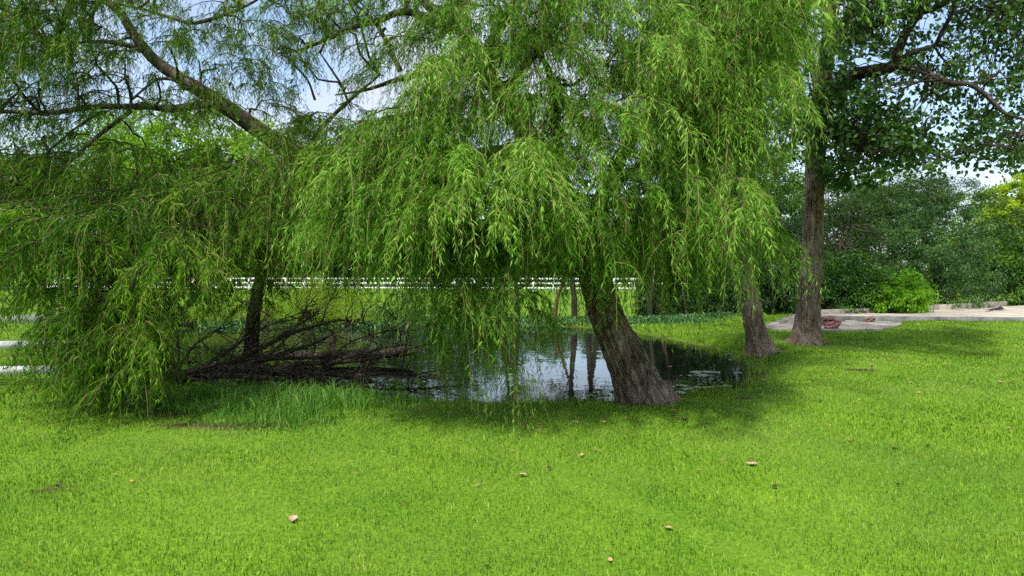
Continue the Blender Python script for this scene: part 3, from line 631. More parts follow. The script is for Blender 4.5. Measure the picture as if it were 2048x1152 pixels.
# ------------------------------------------------------------------ clustered foliage for the other plants
def clump_leaves(g, blobs, n, L, W, K=None, spread=.22, inner=.25, droop=.2, prof=.4, rough=.25, seed=0, tone=0.):
    """blobs: rows (cx,cy,cz,rx,ry,rz). Leaves gather in K clusters near the uneven surface; a share fills the inside."""
    B = np.array(blobs, float); vol = B[:, 3] * B[:, 4] * B[:, 5]; wt = vol ** .67; wt /= wt.sum()
    K = K or max(20, n // 90)
    bi = rng.choice(len(B), K, p=wt); dr = nrm(rng.normal(size=(K, 3)))
    rad = np.where(rng.random(K) < inner, rng.uniform(.2, .75, K), rng.uniform(.78, 1.02, K)) * (1 + rough * fbm(dr * 1.8 + B[bi, :3] * .7 + seed, 2))
    c = B[bi, :3] + dr * B[bi, 3:] * rad[:, None]
    sz = spread * np.mean(B[bi, 3:], 1) * rng.uniform(.6, 1.3, K)
    k = rng.integers(0, K, n); off = rng.normal(size=(n, 3)) * np.array((1, 1, .65)) * sz[k][:, None] * .6
    pos = c[k] + off
    outw = nrm(off + dr[k] * sz[k][:, None]); d = outw * .7 + nrm(rng.normal(size=(n, 3))) * .75 + np.array((0, 0, -droop))
    rn = np.clip(.5 + tone + rng.normal(0, .10, K)[k] + rng.normal(0, .13, n), 0, 1)
    side = outw + rng.normal(size=(n, 3)) * .8
    leaves(g, pos, d, L * rng.uniform(.7, 1.2, n), W * rng.uniform(.7, 1.2, n), rn, prof, .1, side=np.cross(nrm(d), side) + 1e-3, fold=.15)
    return c

# ------------------------------------------------------------------ 4. cottonwood
base = G(1614, 689)
ct = empty('cottonwood_tree', base, 'upright cottonwood with scarred grey bark standing right of the leaning trunks', 'tree')
g = Geo(); dc = base[1]
tr = [(1610, 702, dc), (1612, 680, dc), (1615, 645, dc), (1618, 600, dc), (1622, 540, dc), (1626, 460, dc), (1629, 390, dc), (1631, 320, dc), (1634, 260, dc), (1642, 190, dc - .1), (1655, 100, dc - .2), (1670, -40, dc - .2), (1680, -300, dc)]
limb(g, tr, [.33, .285, .255, .235, .225, .215, .20, .205, .19, .17, .15, .12, .06], 96, n=360, disp=.034, dscale=5.5, flare=.7, seed=4); roots(g, base[0], base[1] + .04, .26, 8, 2.2, .02, (.15, .42)); part(g, 'trunk', M['bark_pop'], ct)
# the long scar and knot hole
g = Geo()
def trunk_pt(py):  # front surface of the trunk at a photo row
    xs_ = np.interp(py, [260, 320, 390, 460, 540, 600, 645], [1634, 1631, 1629, 1626, 1622, 1618, 1615]); r_ = np.interp(py, [260, 320, 390, 460, 540], [.19, .205, .2, .215, .225])
    return P(xs_, py, dc), r_
rows = []
for py, hw in zip(np.linspace(350, 450, 16), .055 * np.abs(np.sin(np.linspace(.35, 3.0, 16))) ** .8 + .008):
    c, r_ = trunk_pt(py); row = []
    for q in np.linspace(-1, 1, 5):
        xo = q * hw + .02; row.append((c[0] + xo, c[1] - math.sqrt(r_ ** 2 - xo ** 2) - .004, c[2]))
    rows.append(row)
v = np.array(rows).reshape(-1, 3); f = [(a * 5 + b_, a * 5 + b_ + 1, a * 5 + b_ + 6, a * 5 + b_ + 5) for a in range(15) for b_ in range(4)]
g.add(v, f); part(g, 'scar', plain('peeled_wood', (.10, .055, .032), .9, .2, .45, 14, .5, c2=(.22, .13, .08)), ct)
g = Geo(); c, r_ = trunk_pt(341)
ring = []
for k in range(16):
    a_ = k / 16 * 2 * math.pi; xo = .055 * math.cos(a_) + .015; zo = .085 * math.sin(a_); ring.append((c[0] + xo, c[1] - math.sqrt(r_ ** 2 - xo ** 2) - .006, c[2] + zo))
tube(g, np.array(ring + ring[:1]), [.02], 8, n=48, cap=False); part(g, 'knot_rim', M['bark_pop'], ct)
g = Geo(); g.add(ring + [(c[0] + .015, c[1] - r_ + .0, c[2])], [((k + 1) % 16, k, 16) for k in range(16)]); part(g, 'knot_hole', plain('hollow_wood', (.012, .008, .006), 1, .05), ct)
gl = Geo(); sk = []
for pts, rr in (
    ([(1640, 215, dc - .1), (1668, 180, dc - 1.2), (1705, 152, dc - 2.2), (1745, 142, dc - 2.6), (1785, 132, dc - 2.8), (1797, 100, dc - 2.9), (1815, 60, dc - 3), (1835, 30, dc - 3.1), (1860, -30, dc - 3.1)], [.14, .13, .12, .11, .10, .085, .07, .06, .04]),
    ([(1655, 110, dc - .3), (1690, 85, dc - 1.2), (1718, 70, dc - 2), (1760, 45, dc - 2.4), (1800, 30, dc - 2.6), (1850, 22, dc - 2.8), (1890, 5, dc - 3), (1930, -40, dc - 3)], [.10, .09, .08, .07, .065, .06, .055, .04]),
    ([(1830, 25, dc - 2.7), (1845, 5, dc - 2.7), (1858, -25, dc - 2.7)], [.05, .045, .035]),
    ([(1800, 118, dc - 2.9), (1835, 102, dc - 3.1), (1868, 92, dc - 3.2), (1885, 62, dc - 3.3), (1905, 25, dc - 3.4), (1925, -20, dc - 3.4)], [.05, .045, .04, .035, .03, .02]),
    ([(1790, 132, dc - 2.8), (1840, 140, dc - 3.3), (1872, 155, dc - 3.7), (1905, 166, dc - 4), (1935, 168, dc - 4.1), (1962, 182, dc - 4.2), (1990, 208, dc - 4.3), (2012, 228, dc - 4.4), (2050, 240, dc - 4.4)], [.06, .05, .045, .042, .04, .036, .032, .028, .02]),
    ([(1935, 168, dc - 4.1), (1955, 164, dc - 4.1), (1978, 160, dc - 4.1)], [.02, .015, .008]),
    ([(1770, 85, dc - 2.6), (1750, 70, dc - 2.6), (1740, 66, dc - 2.6)], [.02, .015, .01]),
    ([(1746, 72, dc - 2.7), (1765, 85, dc - 2.8), (1782, 88, dc - 2.8)], [.02, .02, .02]),
    ([(2100, -20, dc - 3), (2048, 8, dc - 3), (2000, 22, dc - 3), (1940, 15, dc - 3)], [.04, .035, .025, .01]),
    ([(1640, 215, dc), (1620, 120, dc + 1), (1560, 20, dc + 2), (1500, -80, dc + 3)], [.1, .08, .06, .03]),
    ([(1655, 100, dc - .2), (1760, -60, dc + 1), (1900, -160, dc + 2)], [.1, .08, .03]),
    ([(1640, 235, dc), (1680, 260, dc - 1.5), (1720, 300, dc - 2.6)], [.05, .035, .012]),
    ([(2050, 240, dc - 4.4), (2120, 280, dc - 4.3)], [.02, .01]),
    ([(2045, 236, dc - 4.4), (2040, 270, dc - 4.5), (2030, 300, dc - 4.5)], [.012, .01, .005]),
):
    sk.append(limb(gl, pts, rr, 14, disp=.007, dscale=3, n=len(pts) * 8))
part(gl, 'limbs', M['bark_dark'], ct)
sk = np.concatenate(sk); gf = Geo(); gb = Geo()
def pop_sprays(poly, n, dep, hole=None, nlf=26, LL=.085):
    poly = np.array(poly, float); lo, hi = poly.min(0), poly.max(0); k = 0
    while k < n:
        q = rng.uniform(lo, hi)
        if not in_poly(np.array(q[0]), np.array(q[1]), poly): continue
        if hole is not None and rng.random() < hole(*q): continue
        c = P(q[0], q[1], rng.uniform(*dep)); k += 1
        near = sk[int(np.argmin(np.linalg.norm(sk - c, axis=1)))]
        if np.linalg.norm(near - c) < 2.2: tube(gb, wander(near, c, 5, .05, .08), [.011, .004], 4, n=8, cap=False)
        m_ = int(nlf * rng.uniform(.6, 1.3)); rr_ = rng.uniform(.12, .26)
        ax_ = nrm(rng.normal(size=3) * np.array((1, 1, .5))); tt = rng.uniform(-1, 1, m_)
        pos = c + ax_ * (tt * rr_ * 1.5)[:, None] + rng.normal(size=(m_, 3)) * rr_ * .5
        tube(gb, [c - ax_ * rr_ * 1.3, c, c + ax_ * rr_ * 1.3], [.004, .003], 3, n=4, cap=False)
        d = nrm(rng.normal(size=(m_, 3)) * np.array((.8, .8, .4)) + np.array((0, 0, -.75)))
        leaves(gf, pos, d, LL * rng.uniform(.7, 1.2, m_), LL * .95 * rng.uniform(.75, 1.15, m_), np.clip(.42 + rng.normal(0, .07) + rng.normal(0, .16, m_), 0, 1), .33, .05, fold=.12)
def holes(px, py):
    h_ = 0
    for (cx, cy, rx, ry) in ((1725, 112, 42, 24), (1805, 165, 36, 18), (1880, 40, 30, 16), (1975, 330, 75, 24), (1850, 112, 30, 16), (1985, 130, 40, 20), (1900, 250, 30, 16), (2030, 180, 20, 20), (1860, 215, 40, 14), (1850, 88, 28, 14), (1740, 145, 34, 12), (1780, 128, 24, 14), (1805, 85, 16, 30), (1850, 20, 60, 9), (1760, 50, 40, 10), (1920, 168, 60, 9), (1985, 205, 26, 16)):
        if ((px - cx) / rx) ** 2 + ((py - cy) / ry) ** 2 < 1: h_ = .9
    return h_
pop_sprays([(1640, -60), (2110, -60), (2110, 330), (2040, 315), (1960, 300), (1900, 320), (1850, 330), (1800, 350), (1730, 350), (1650, 300)], 560, (dc - 3.9, dc - .6), holes, 23)
pop_sprays([(1640, 160), (1720, 190), (1820, 220), (1840, 300), (1760, 350), (1700, 390), (1650, 350), (1560, 260), (1560, 180)], 120, (dc - 2.6, dc - .6), None, 28, .10)
pop_sprays([(1800, 330), (1900, 335), (1990, 340), (2060, 350), (2060, 300), (1900, 300)], 26, (dc - 4, dc - 2.5), None, 12)
pop_sprays([(1400, -700), (2200, -600), (2250, -60), (1640, -60), (1400, -200)], 330, (dc - 4.5, dc + 2), None, 16, .16)
part(gf, 'crown', M['poplar'], ct, shade=False); part(gb, 'branches', M['bark_dark'], ct)

# ------------------------------------------------------------------ shrubs and trees behind
def plant(name, label, cat, base, blobs, mat, n, L, W, stems=5, group=None, trunk=None, bark='bark_dark', **k):
    base = np.array(base, float); root = empty(name, base, label, cat, group)
    g = Geo(); c = clump_leaves(g, blobs, n, L, W, **k)
    part(g, 'crown' if 'tree' in name else 'foliage', M[mat], root, shade=False)
    g = Geo()
    if trunk:
        h, r0 = trunk; top = np.mean(np.array(blobs)[:, :3], 0); top = np.array((top[0], top[1], base[2] + h))
        tp = wander(base - np.array((0, 0, .1)), top, 5, r0 * .8); tube(g, tp, [r0 * 1.25, r0, r0 * .85, r0 * .7, r0 * .45], 12, n=24, disp=r0 * .08, dscale=3, flare=.3)
        part(g, 'trunk', M[bark], root); g = Geo()
        for q in c[rng.choice(len(c), min(len(c), stems * 3), replace=False)]:
            s_ = tp[rng.integers(2, 5)]; tube(g, wander(s_, q, 4, .05 * np.linalg.norm(q - s_), .1), [r0 * .35, r0 * .08], 5, n=8, cap=False)
        part(g, 'branches', M[bark], root)
    else:
        for q in c[rng.choice(len(c), min(len(c), stems * 3), replace=False)]:
            tube(g, wander(base + rng.normal(size=3) * np.array((.15, .15, 0)), q, 4, .06, .1), [.03, .006], 5, n=7, cap=False)
        part(g, 'stems', M[bark], root)
    return root
def B(px, py, d, rx, ry, rz):
    p = P(px, py, d); return (*p, rx, ry, rz)
# hedge side, right
plant('shrub', 'large silvery green shrub mounding over the concrete edging wall', 'shrub', (14.6, 23.9, .1),
      [B(1880, 560, 24.0, 1.5, 1.2, 1.5), B(1850, 500, 24.2, 1.4, 1.2, 1.4), B(1900, 470, 24.5, 1.3, 1.2, 1.2), B(1830, 445, 24.8, 1.1, 1.1, .8), B(1930, 540, 24.4, 1.1, 1.1, 1.5), B(1790, 510, 24, 1, 1, 1.3)], 'shrub_grey', 42000, .075, .04, spread=.17, droop=.5)
plant('shrub', 'sunlit lime green shrub spilling over the wall in front of the silvery one', 'shrub', (12.6, 21.9, .1),
      [B(1795, 590, 21.4, 1.0, .6, .55), B(1755, 600, 21.2, .6, .5, .45), B(1830, 600, 21.7, .6, .5, .4), B(1805, 562, 21.6, .6, .5, .3)], 'shrub_bright', 9000, .13, .05, spread=.3, droop=.6)
plant('shrub', 'mid green leafy shrub behind the upright cottonwood trunk, beside the lime shrub', 'shrub', (10.6, 21.6, .05),
      [B(1690, 585, 21.6, 1.0, .8, .9), B(1660, 560, 21.9, .8, .8, 1.1), B(1720, 560, 22, .8, .8, .9), B(1600, 600, 21.5, .5, .5, .6)], 'shrub_mid', 16000, .10, .045, spread=.25, droop=.5)
plant('shrub', 'glossy green shrub at the right end of the edging wall', 'shrub', (18.6, 26.2, 0),
      [B(1985, 560, 26.5, 1.0, .9, 1.2), B(2040, 560, 26.5, 1.3, 1, 1.2), B(2010, 500, 27, 1.3, 1, .9), B(2090, 540, 26.5, 1.2, 1, 1.6)], 'shrub_mid', 24000, .11, .05, spread=.22, droop=.5, tone=.1)
plant('shrub', 'dark olive shrub rising above the glossy shrub at the right edge', 'shrub', (20.5, 28.5, 0),
      [B(1980, 480, 28.5, 1.3, 1, 1.0), B(2040, 470, 28.5, 1.5, 1, 1.0), B(2100, 480, 28.5, 1.4, 1, 1.3)], 'tree_grey', 16000, .11, .05, tone=.05)
plant('lime_tree', 'yellow green sunlit tree standing far behind the right edge of the hedge', 'tree', (34, 46, -.2),
      [B(2030, 410, 46, 2.0, 2, 1.6), B(2070, 400, 46, 2.4, 2, 2.2), B(2000, 430, 46, 1.4, 1.5, 1.1), B(2050, 450, 46, 3, 2, 1.5)], 'lime', 16000, .26, .15, trunk=(4.5, .2))
plant('grey_green_tree', 'dull grey green tree crown rising directly above the silvery shrub', 'tree', (14.0, 26.5, -.1),
      [B(1830, 405, 26.5, 1.7, 1.3, .9), B(1770, 420, 26.5, 1.4, 1.3, 1.0), B(1890, 392, 27, 1.6, 1.2, .95), B(1840, 380, 27, 1.5, 1.2, .8), B(1760, 390, 27, 1.5, 1.2, .9), B(1720, 450, 26, 1.3, 1.2, 1.1), B(1950, 420, 27.5, 1.2, 1.2, .8)], 'tree_grey', 40000, .09, .035, trunk=(3.4, .14), spread=.2)
plant('olive_green_tree', 'tangled olive grey tree with bare twigs right of the cottonwood trunk', 'tree', (11.2, 23.2, 0),
      [B(1690, 480, 23.4, 1.0, .9, 1.0), B(1740, 510, 23.2, .9, .8, .9), B(1680, 400, 23.6, 1.1, 1, .9), B(1710, 540, 23, .8, .7, .6)], 'tree_grey', 17000, .08, .03, trunk=(3.2, .12), stems=14, spread=.28, tone=-.1)
# background fill behind the hedge
for k, (px, d, top, wdt, lab) in enumerate(((1740, 36, 345, 3.2, 'tall green tree glimpsed between the cottonwood trunk and the grey crown'), (1600, 38, 300, 3.4, 'tall green tree directly behind the cottonwood trunk'), (1880, 44, 385, 3.6, 'distant green tree peeping over the middle of the hedge'), (1960, 50, 395, 3.4, 'distant pale green tree peeping over the right part of the hedge'))):
    zt = CH + (HY - top) * d / F
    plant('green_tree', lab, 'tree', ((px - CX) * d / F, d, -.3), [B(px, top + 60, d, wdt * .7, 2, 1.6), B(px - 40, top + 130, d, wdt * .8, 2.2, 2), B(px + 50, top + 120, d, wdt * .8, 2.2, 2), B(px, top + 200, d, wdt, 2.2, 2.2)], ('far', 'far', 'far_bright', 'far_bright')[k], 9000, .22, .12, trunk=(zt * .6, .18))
# dark undergrowth between the two leaning trunks
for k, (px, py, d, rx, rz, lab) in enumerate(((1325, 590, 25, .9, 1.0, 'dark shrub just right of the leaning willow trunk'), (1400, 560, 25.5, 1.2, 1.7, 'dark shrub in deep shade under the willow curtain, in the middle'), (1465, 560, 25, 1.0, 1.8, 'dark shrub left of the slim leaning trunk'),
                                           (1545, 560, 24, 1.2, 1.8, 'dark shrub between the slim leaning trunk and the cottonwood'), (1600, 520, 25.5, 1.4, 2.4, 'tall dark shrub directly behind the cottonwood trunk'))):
    plant('dark_shrub', lab, 'shrub', ((px - CX) * d / F, d, -.15), [B(px, py, d, rx, 1, rz), B(px - 25, py + 40, d - .4, rx * .8, .8, rz * .6), B(px + 25, py + 45, d - .4, rx * .8, .8, rz * .55), B(px, py - 60, d + .5, rx, .9, rz * .6)], 'shrub_shade', 15000, .11, .05, group='dark shrubs behind the pond')
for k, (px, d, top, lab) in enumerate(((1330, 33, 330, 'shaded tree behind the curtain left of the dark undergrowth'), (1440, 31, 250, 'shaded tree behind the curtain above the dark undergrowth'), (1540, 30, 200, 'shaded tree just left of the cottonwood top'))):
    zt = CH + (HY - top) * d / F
    plant('shaded_tree', lab, 'tree', ((px - CX) * d / F, d, -.3), [B(px, top + 60, d, 1.8, 1.8, 1.7), B(px - 30, top + 140, d, 2, 2, 1.8), B(px + 35, top + 150, d, 2, 2, 1.8), B(px, top + 220, d, 2, 2, 1.4)], 'far', 9000, .17, .09, trunk=(zt * .6, .16), tone=-.15)  # lowered tone paints the shade into these crowns
# slender trees on the far bank
for k, (px, d, r0, lean, top, bk, lab) in enumerate(((1036, 23.0, .075, -6, 470, 'bark_dark', 'slender dark tree on the far bank, left of the reddish stem'), (1003, 23.6, .06, 10, 480, 'bark_dark', 'thinnest dark stem on the far bank, leftmost of those against the field'),
                                              (1109, 22.6, .065, 26, 470, 'bark_red', 'slender tree with reddish leaning stem on the far bank'), (1149, 22.2, .10, -6, 460, 'bark_dark', 'straight dark stem just left of the leaning trunk'),
                                              (1176, 22.4, .10, 4, 450, 'bark_dark', 'straight dark stem behind the leaning trunk'), (1194, 22.3, .09, -10, 455, 'bark_dark', 'second dark stem hidden behind the leaning trunk, mirrored in the pond'),
                                              (1300, 23.5, .08, 8, 440, 'bark_dark', 'thin stem right of the leaning trunk, mirrored in dark water'), (1322, 24, .07, 16, 440, 'bark_dark', 'thin stem nearest the dark shrubs, mirrored in dark water'))):
    bx = (px - CX) * d / F; root = empty('slender_tree', (bx, d, -.25), lab, 'tree', 'slender trees on the far bank')
    g = Geo(); tp = np.array([(bx, d, -.35), P(px + lean * .15, 600, d), P(px + lean * .6, 570, d), P(px + lean, 535, d), P(px + lean * 1.5, 490, d), P(px + lean * 1.6, 430, d)]); tube(g, tp, [r0 * 1.2, r0, r0 * .9, r0 * .8, r0 * .6, r0 * .25], 10, n=30, disp=r0 * .1, dscale=3, flare=.2)
    part(g, 'trunk', M[bk], root)
    g = Geo(); gb = Geo(); c = P(px + lean * 1.5, 475, d)
    cc = clump_leaves(g, [(c[0], c[1], c[2] + .3, .7, .7, .8), (c[0] + rng.normal() * .4, c[1], c[2] - .3, .6, .6, .5), (c[0] + rng.normal() * .4, c[1], c[2] + 1.0, .6, .6, .5)], 1500, .10, .04, K=40, spread=.35)
    for q in cc[::3]: tube(gb, wander(tp[3] + (tp[4] - tp[3]) * rng.random(), q, 4, .05, .05), [.02, .004], 5, n=7, cap=False)
    part(gb, 'branches', M[bk], root); part(g, 'crown', M['far'], root, shade=False)
# sapling with crooked side limb, left
d = 13.3; root = empty('sapling', P(354, 716, d), 'thin dark twin stemmed sapling at the left pond shore, in front of the far fence', 'tree')
g = Geo()
limb(g, [(354, 725, d), (352, 680, d), (351, 640, d), (354, 600, d), (352, 570, d), (345, 540, d), (335, 480, d)], [.065, .06, .055, .05, .045, .04, .02], 10)
limb(g, [(354, 600, d), (360, 570, d), (365, 540, d), (372, 500, d)], [.035, .035, .03, .015], 8)
part(g, 'trunk', M['bark_dark'], root); g = Geo()
limb(g, [(345, 650, d), (362, 628, d - .3), (385, 605, d - .5), (400, 590, d - .6)], [.04, .035, .03, .02], 8)
limb(g, [(358, 560, d), (380, 572, d - .2), (410, 585, d - .3), (432, 597, d - .4)], [.03, .028, .025, .015], 8)
limb(g, [(330, 652, d), (352, 650, d), (385, 648, d)], [.05, .05, .04], 8)
part(g, 'branches', M['bark_dark'], root)
g = Geo(); clump_leaves(g, [(*P(345, 470, d), .8, .8, .6), (*P(380, 490, d), .7, .7, .4)], 2500, .09, .018, K=50, spread=.4, droop=.9); part(g, 'crown', M['willow_b'], root, shade=False)
# feathery yellow green bush
plant('feathery_bush', 'feathery yellow green bush across the pond behind the fallen branches', 'shrub', P(610, 652, 20.8) * np.array((1, 1, 0)) + np.array((0, 0, -.2)),
      [B(600, 605, 20.8, 1.3, .9, .8), B(550, 615, 20.6, .9, .8, .6), B(650, 605, 20.9, 1.1, .8, .75), B(700, 620, 20.8, .9, .7, .55), B(610, 575, 21, .9, .7, .5), B(670, 585, 21, .8, .7, .45)], 'tamarisk', 26000, .09, .014, spread=.3, droop=.1, stems=9)
plant('feathery_bush', 'low green bush beside the feathery one, under the hanging willow strands', 'shrub', P(800, 650, 21.6) * np.array((1, 1, 0)) + np.array((0, 0, -.2)),
      [B(780, 620, 21.6, 1.2, .9, .6), B(850, 630, 21.6, 1.0, .8, .45), B(910, 628, 21.8, .9, .8, .5)], 'shrub_mid', 9000, .10, .02, spread=.3, droop=.1, stems=6)
plant('low_bush', 'low dull green bush behind the thin sapling at the left end of the pond', 'shrub', P(420, 650, 21.2) * np.array((1, 1, 0)) + np.array((0, 0, -.2)),
      [B(400, 640, 21.2, 1.4, .9, .40), B(470, 635, 21.4, 1.2, .9, .45), B(340, 640, 21.2, 1.2, .9, .45)], 'tamarisk', 12000, .10, .02, spread=.3, droop=.1, stems=6, tone=-.2)
# weeds on the far bank
g = Geo()
for (px, py, n_, sx, sy) in ((1300, 650, 5000, 1.6, .6), (1140, 648, 3500, 1.5, .5), (1380, 640, 2500, 1.5, .6), (960, 645, 2500, 2.0, .5), (700, 650, 2500, 3.0, .5), (450, 650, 2500, 2.5, .6)):
    c = G(px, py, -.15); xx = c[0] + rng.normal(size=n_) * sx * .5; yy = c[1] + rng.normal(size=n_) * sy * .5; zz = np.maximum(terrain_z(xx, yy), WZ) + rng.uniform(.0, .16, n_)
    leaves(g, np.stack([xx, yy, zz], 1), nrm(rng.normal(size=(n_, 3)) + np.array((0, 0, .2))), .08, .055, np.clip(rng.normal(.5, .2, n_), 0, 1))
tag(g.build('bank_weeds', M['weed'], shade=False), 'low leafy weeds covering the far edge of the pond', 'ground cover', kind='stuff')

# ------------------------------------------------------------------ far trees beyond the field
FAR = [(-200, 78, 180, 6.5, 'far', 'far dark green tree at the left edge beyond the field'), (-60, 74, 250, 5.5, 'far', 'far green tree left of the near fence gap, behind the willow'),
       (90, 76, 230, 5.5, 'far', 'far green tree behind the lower left willow branches'), (230, 80, 200, 5.6, 'far_bright', 'far yellow green tree seen under the horizontal willow limb, on its left'),
       (330, 74, 210, 5.6, 'far_bright', 'tall yellow green tree directly below the horizontal willow limb'), (430, 76, 207, 5.6, 'far_bright', 'tall yellow green tree below the fork of the big limb'),
       (520, 82, 235, 5.6, 'far_bright', 'far yellow green tree behind the foot of the big limb'), (620, 80, 240, 4.8, 'far', 'far green tree behind the white fence, right of the yellow green group'),
       (720, 84, 250, 4.8, 'far', 'far green tree behind the feathery bush'), (820, 86, 285, 4.6, 'far', 'far green tree behind the hanging strands over the pond'),
       (920, 88, 305, 4.4, 'far', 'low far tree left of the slender stems'), (1010, 90, 385, 4.4, 'far', 'low far tree behind the thinnest stems'), (1100, 90, 408, 4.6, 'far', 'low far tree behind the reddish stem'),
       (1190, 88, 418, 4.4, 'far', 'low far tree behind the leaning trunk'), (1285, 84, 400, 4.6, 'far', 'far tree above the right end of the white fence'), (1390, 80, 370, 5, 'far', 'far tree behind the dark undergrowth')]
for (px, d, top, wd, mt, lab) in FAR:
    zt = CH + (HY - top) * d / F; hgt = zt + .6; bx = (px - CX) * d / F
    bl = [(bx, d, zt - hgt * .16, wd * .6, wd * .6, hgt * .16), (bx - wd * .4, d, zt - hgt * .4, wd * .75, wd * .7, hgt * .2), (bx + wd * .4, d + 1, zt - hgt * .38, wd * .75, wd * .7, hgt * .2),
          (bx, d - 1, zt - hgt * .62, wd * .95, wd * .8, hgt * .2), (bx - wd * .3, d, zt - hgt * .8, wd * .9, wd * .7, hgt * .14), (bx + wd * .4, d, zt - hgt * .84, wd * .9, wd * .7, hgt * .13)]
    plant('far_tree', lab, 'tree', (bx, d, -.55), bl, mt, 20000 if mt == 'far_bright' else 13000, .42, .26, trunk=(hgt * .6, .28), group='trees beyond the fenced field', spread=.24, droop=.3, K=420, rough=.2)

# ------------------------------------------------------------------ fences
fr = empty('rail_fence', (-45, 64.5, -.5), 'long white three rail fence across the far side of the field', 'fence')
A0, A1 = np.array((-47., 64.5)), np.array((31., 57.0)); nb = 43
for hz_ in (1.28, .86, .42):
    g = Geo(); bar(g, (*A0, -.5 + hz_), (*A1, -.5 + hz_), .05, .17); part(g, 'rail', M['white'], fr, shade=False)
dv = (A1 - A0) / nb; rot = math.atan2(dv[1], dv[0])
for k in range(nb + 1):
    c = A0 + dv * k; g = Geo(); box(g, (c[0], c[1] - .0, .12), (.15, .15, 1.36), rot); 
    v = np.array([(-.085, -.085, .8), (.085, -.085, .8), (.085, .085, .8), (-.085, .085, .8), (0, 0, .88)]) + np.array((c[0], c[1], 0)); g.add(v, [(0, 1, 4), (1, 2, 4), (2, 3, 4), (3, 0, 4)]); g.add(v[:4], [(3, 2, 1, 0)])
    part(g, 'post', M['white'], fr, shade=False)
nf = empty('rail_fence', (P(137, 768, 9.1) * np.array((1, 1, 0))), 'near white three rail fence ending behind the willow at the left edge', 'fence')
pe = P(137, 768, 9.1); pb = P(-420, 768, 8.5)
for z_ in (.92, .565, .214):
    g = Geo(); bar(g, (pe[0], pe[1], z_), (pb[0], pb[1], z_ + .0), .04, .115); part(g, 'rail', M['white'], nf, shade=False)
for t_ in (0, .55, 1):
    c = pe * (1 - t_) + pb * t_; g = Geo(); box(g, (c[0], c[1], .49), (.12, .12, 1.06)); v = np.array([(-.07, -.07, 1.02), (.07, -.07, 1.02), (.07, .07, 1.02), (-.07, .07, 1.02), (0, 0, 1.08)]) + np.array((c[0], c[1], 0))
    g.add(v, [(0, 1, 4), (1, 2, 4), (2, 3, 4), (3, 0, 4)]); g.add(v[:4], [(3, 2, 1, 0)]); part(g, 'post', M['white'], nf, shade=False)

# flower bed beyond the fence
fb = empty('flower_bed', P(420, 590, 67) * np.array((1, 1, 0)) + np.array((0, 0, -.5)), 'orange flower bed with pinkish brick edge just beyond the far fence', 'flower bed')
fx, fy = fb.location.x, fb.location.y
g = Geo(); box(g, (fx - .8, fy, .25), (4.2, 1.0, 1.5)); part(g, 'brick_edge', plain('pink_brick', (.38, .20, .16), .9, .2, .25, 9), fb, shade=False)
g = Geo(); clump_leaves(g, [(fx - .9, fy - .1, 1.0, 1.9, .4, .22)], 2500, .13, .06, K=60); part(g, 'foliage', M['shrub_mid'], fb, shade=False)
g = Geo(); n_ = 900; c = rng.choice([-1.9, -1.5, .55, .9, 1.2], n_); pos = np.stack([fx - .2 + c + rng.normal(0, .16, n_), fy - .35 + rng.normal(0, .15, n_), 1.12 + np.abs(rng.normal(0, .11, n_))], 1)
leaves(g, pos, rng.normal(size=(n_, 3)) + np.array((0, 0, .8)), .10, .09, rng.random(n_)); part(g, 'flowers', plain('orange_petals', (.75, .28, .02), .7, .2, .3, 5, c2=(.85, .5, .03)), fb, shade=False)
go = P(448, 545, 69); g = Geo()
tube(g, np.array([(go[0], go[1], -.5), (go[0], go[1], .9), (go[0], go[1], 1.1), (go[0], go[1], 1.5), (go[0], go[1], 1.8), (go[0], go[1], 2.1), (go[0], go[1], 2.5)]), [.22, .2, .12, .16, .3, .12, .03], 14, n=40)
tag(g.build('garden_ornament', M['white'], loc=(go[0], go[1], -.5)), 'slim white garden ornament standing behind the orange flowers', 'garden ornament')

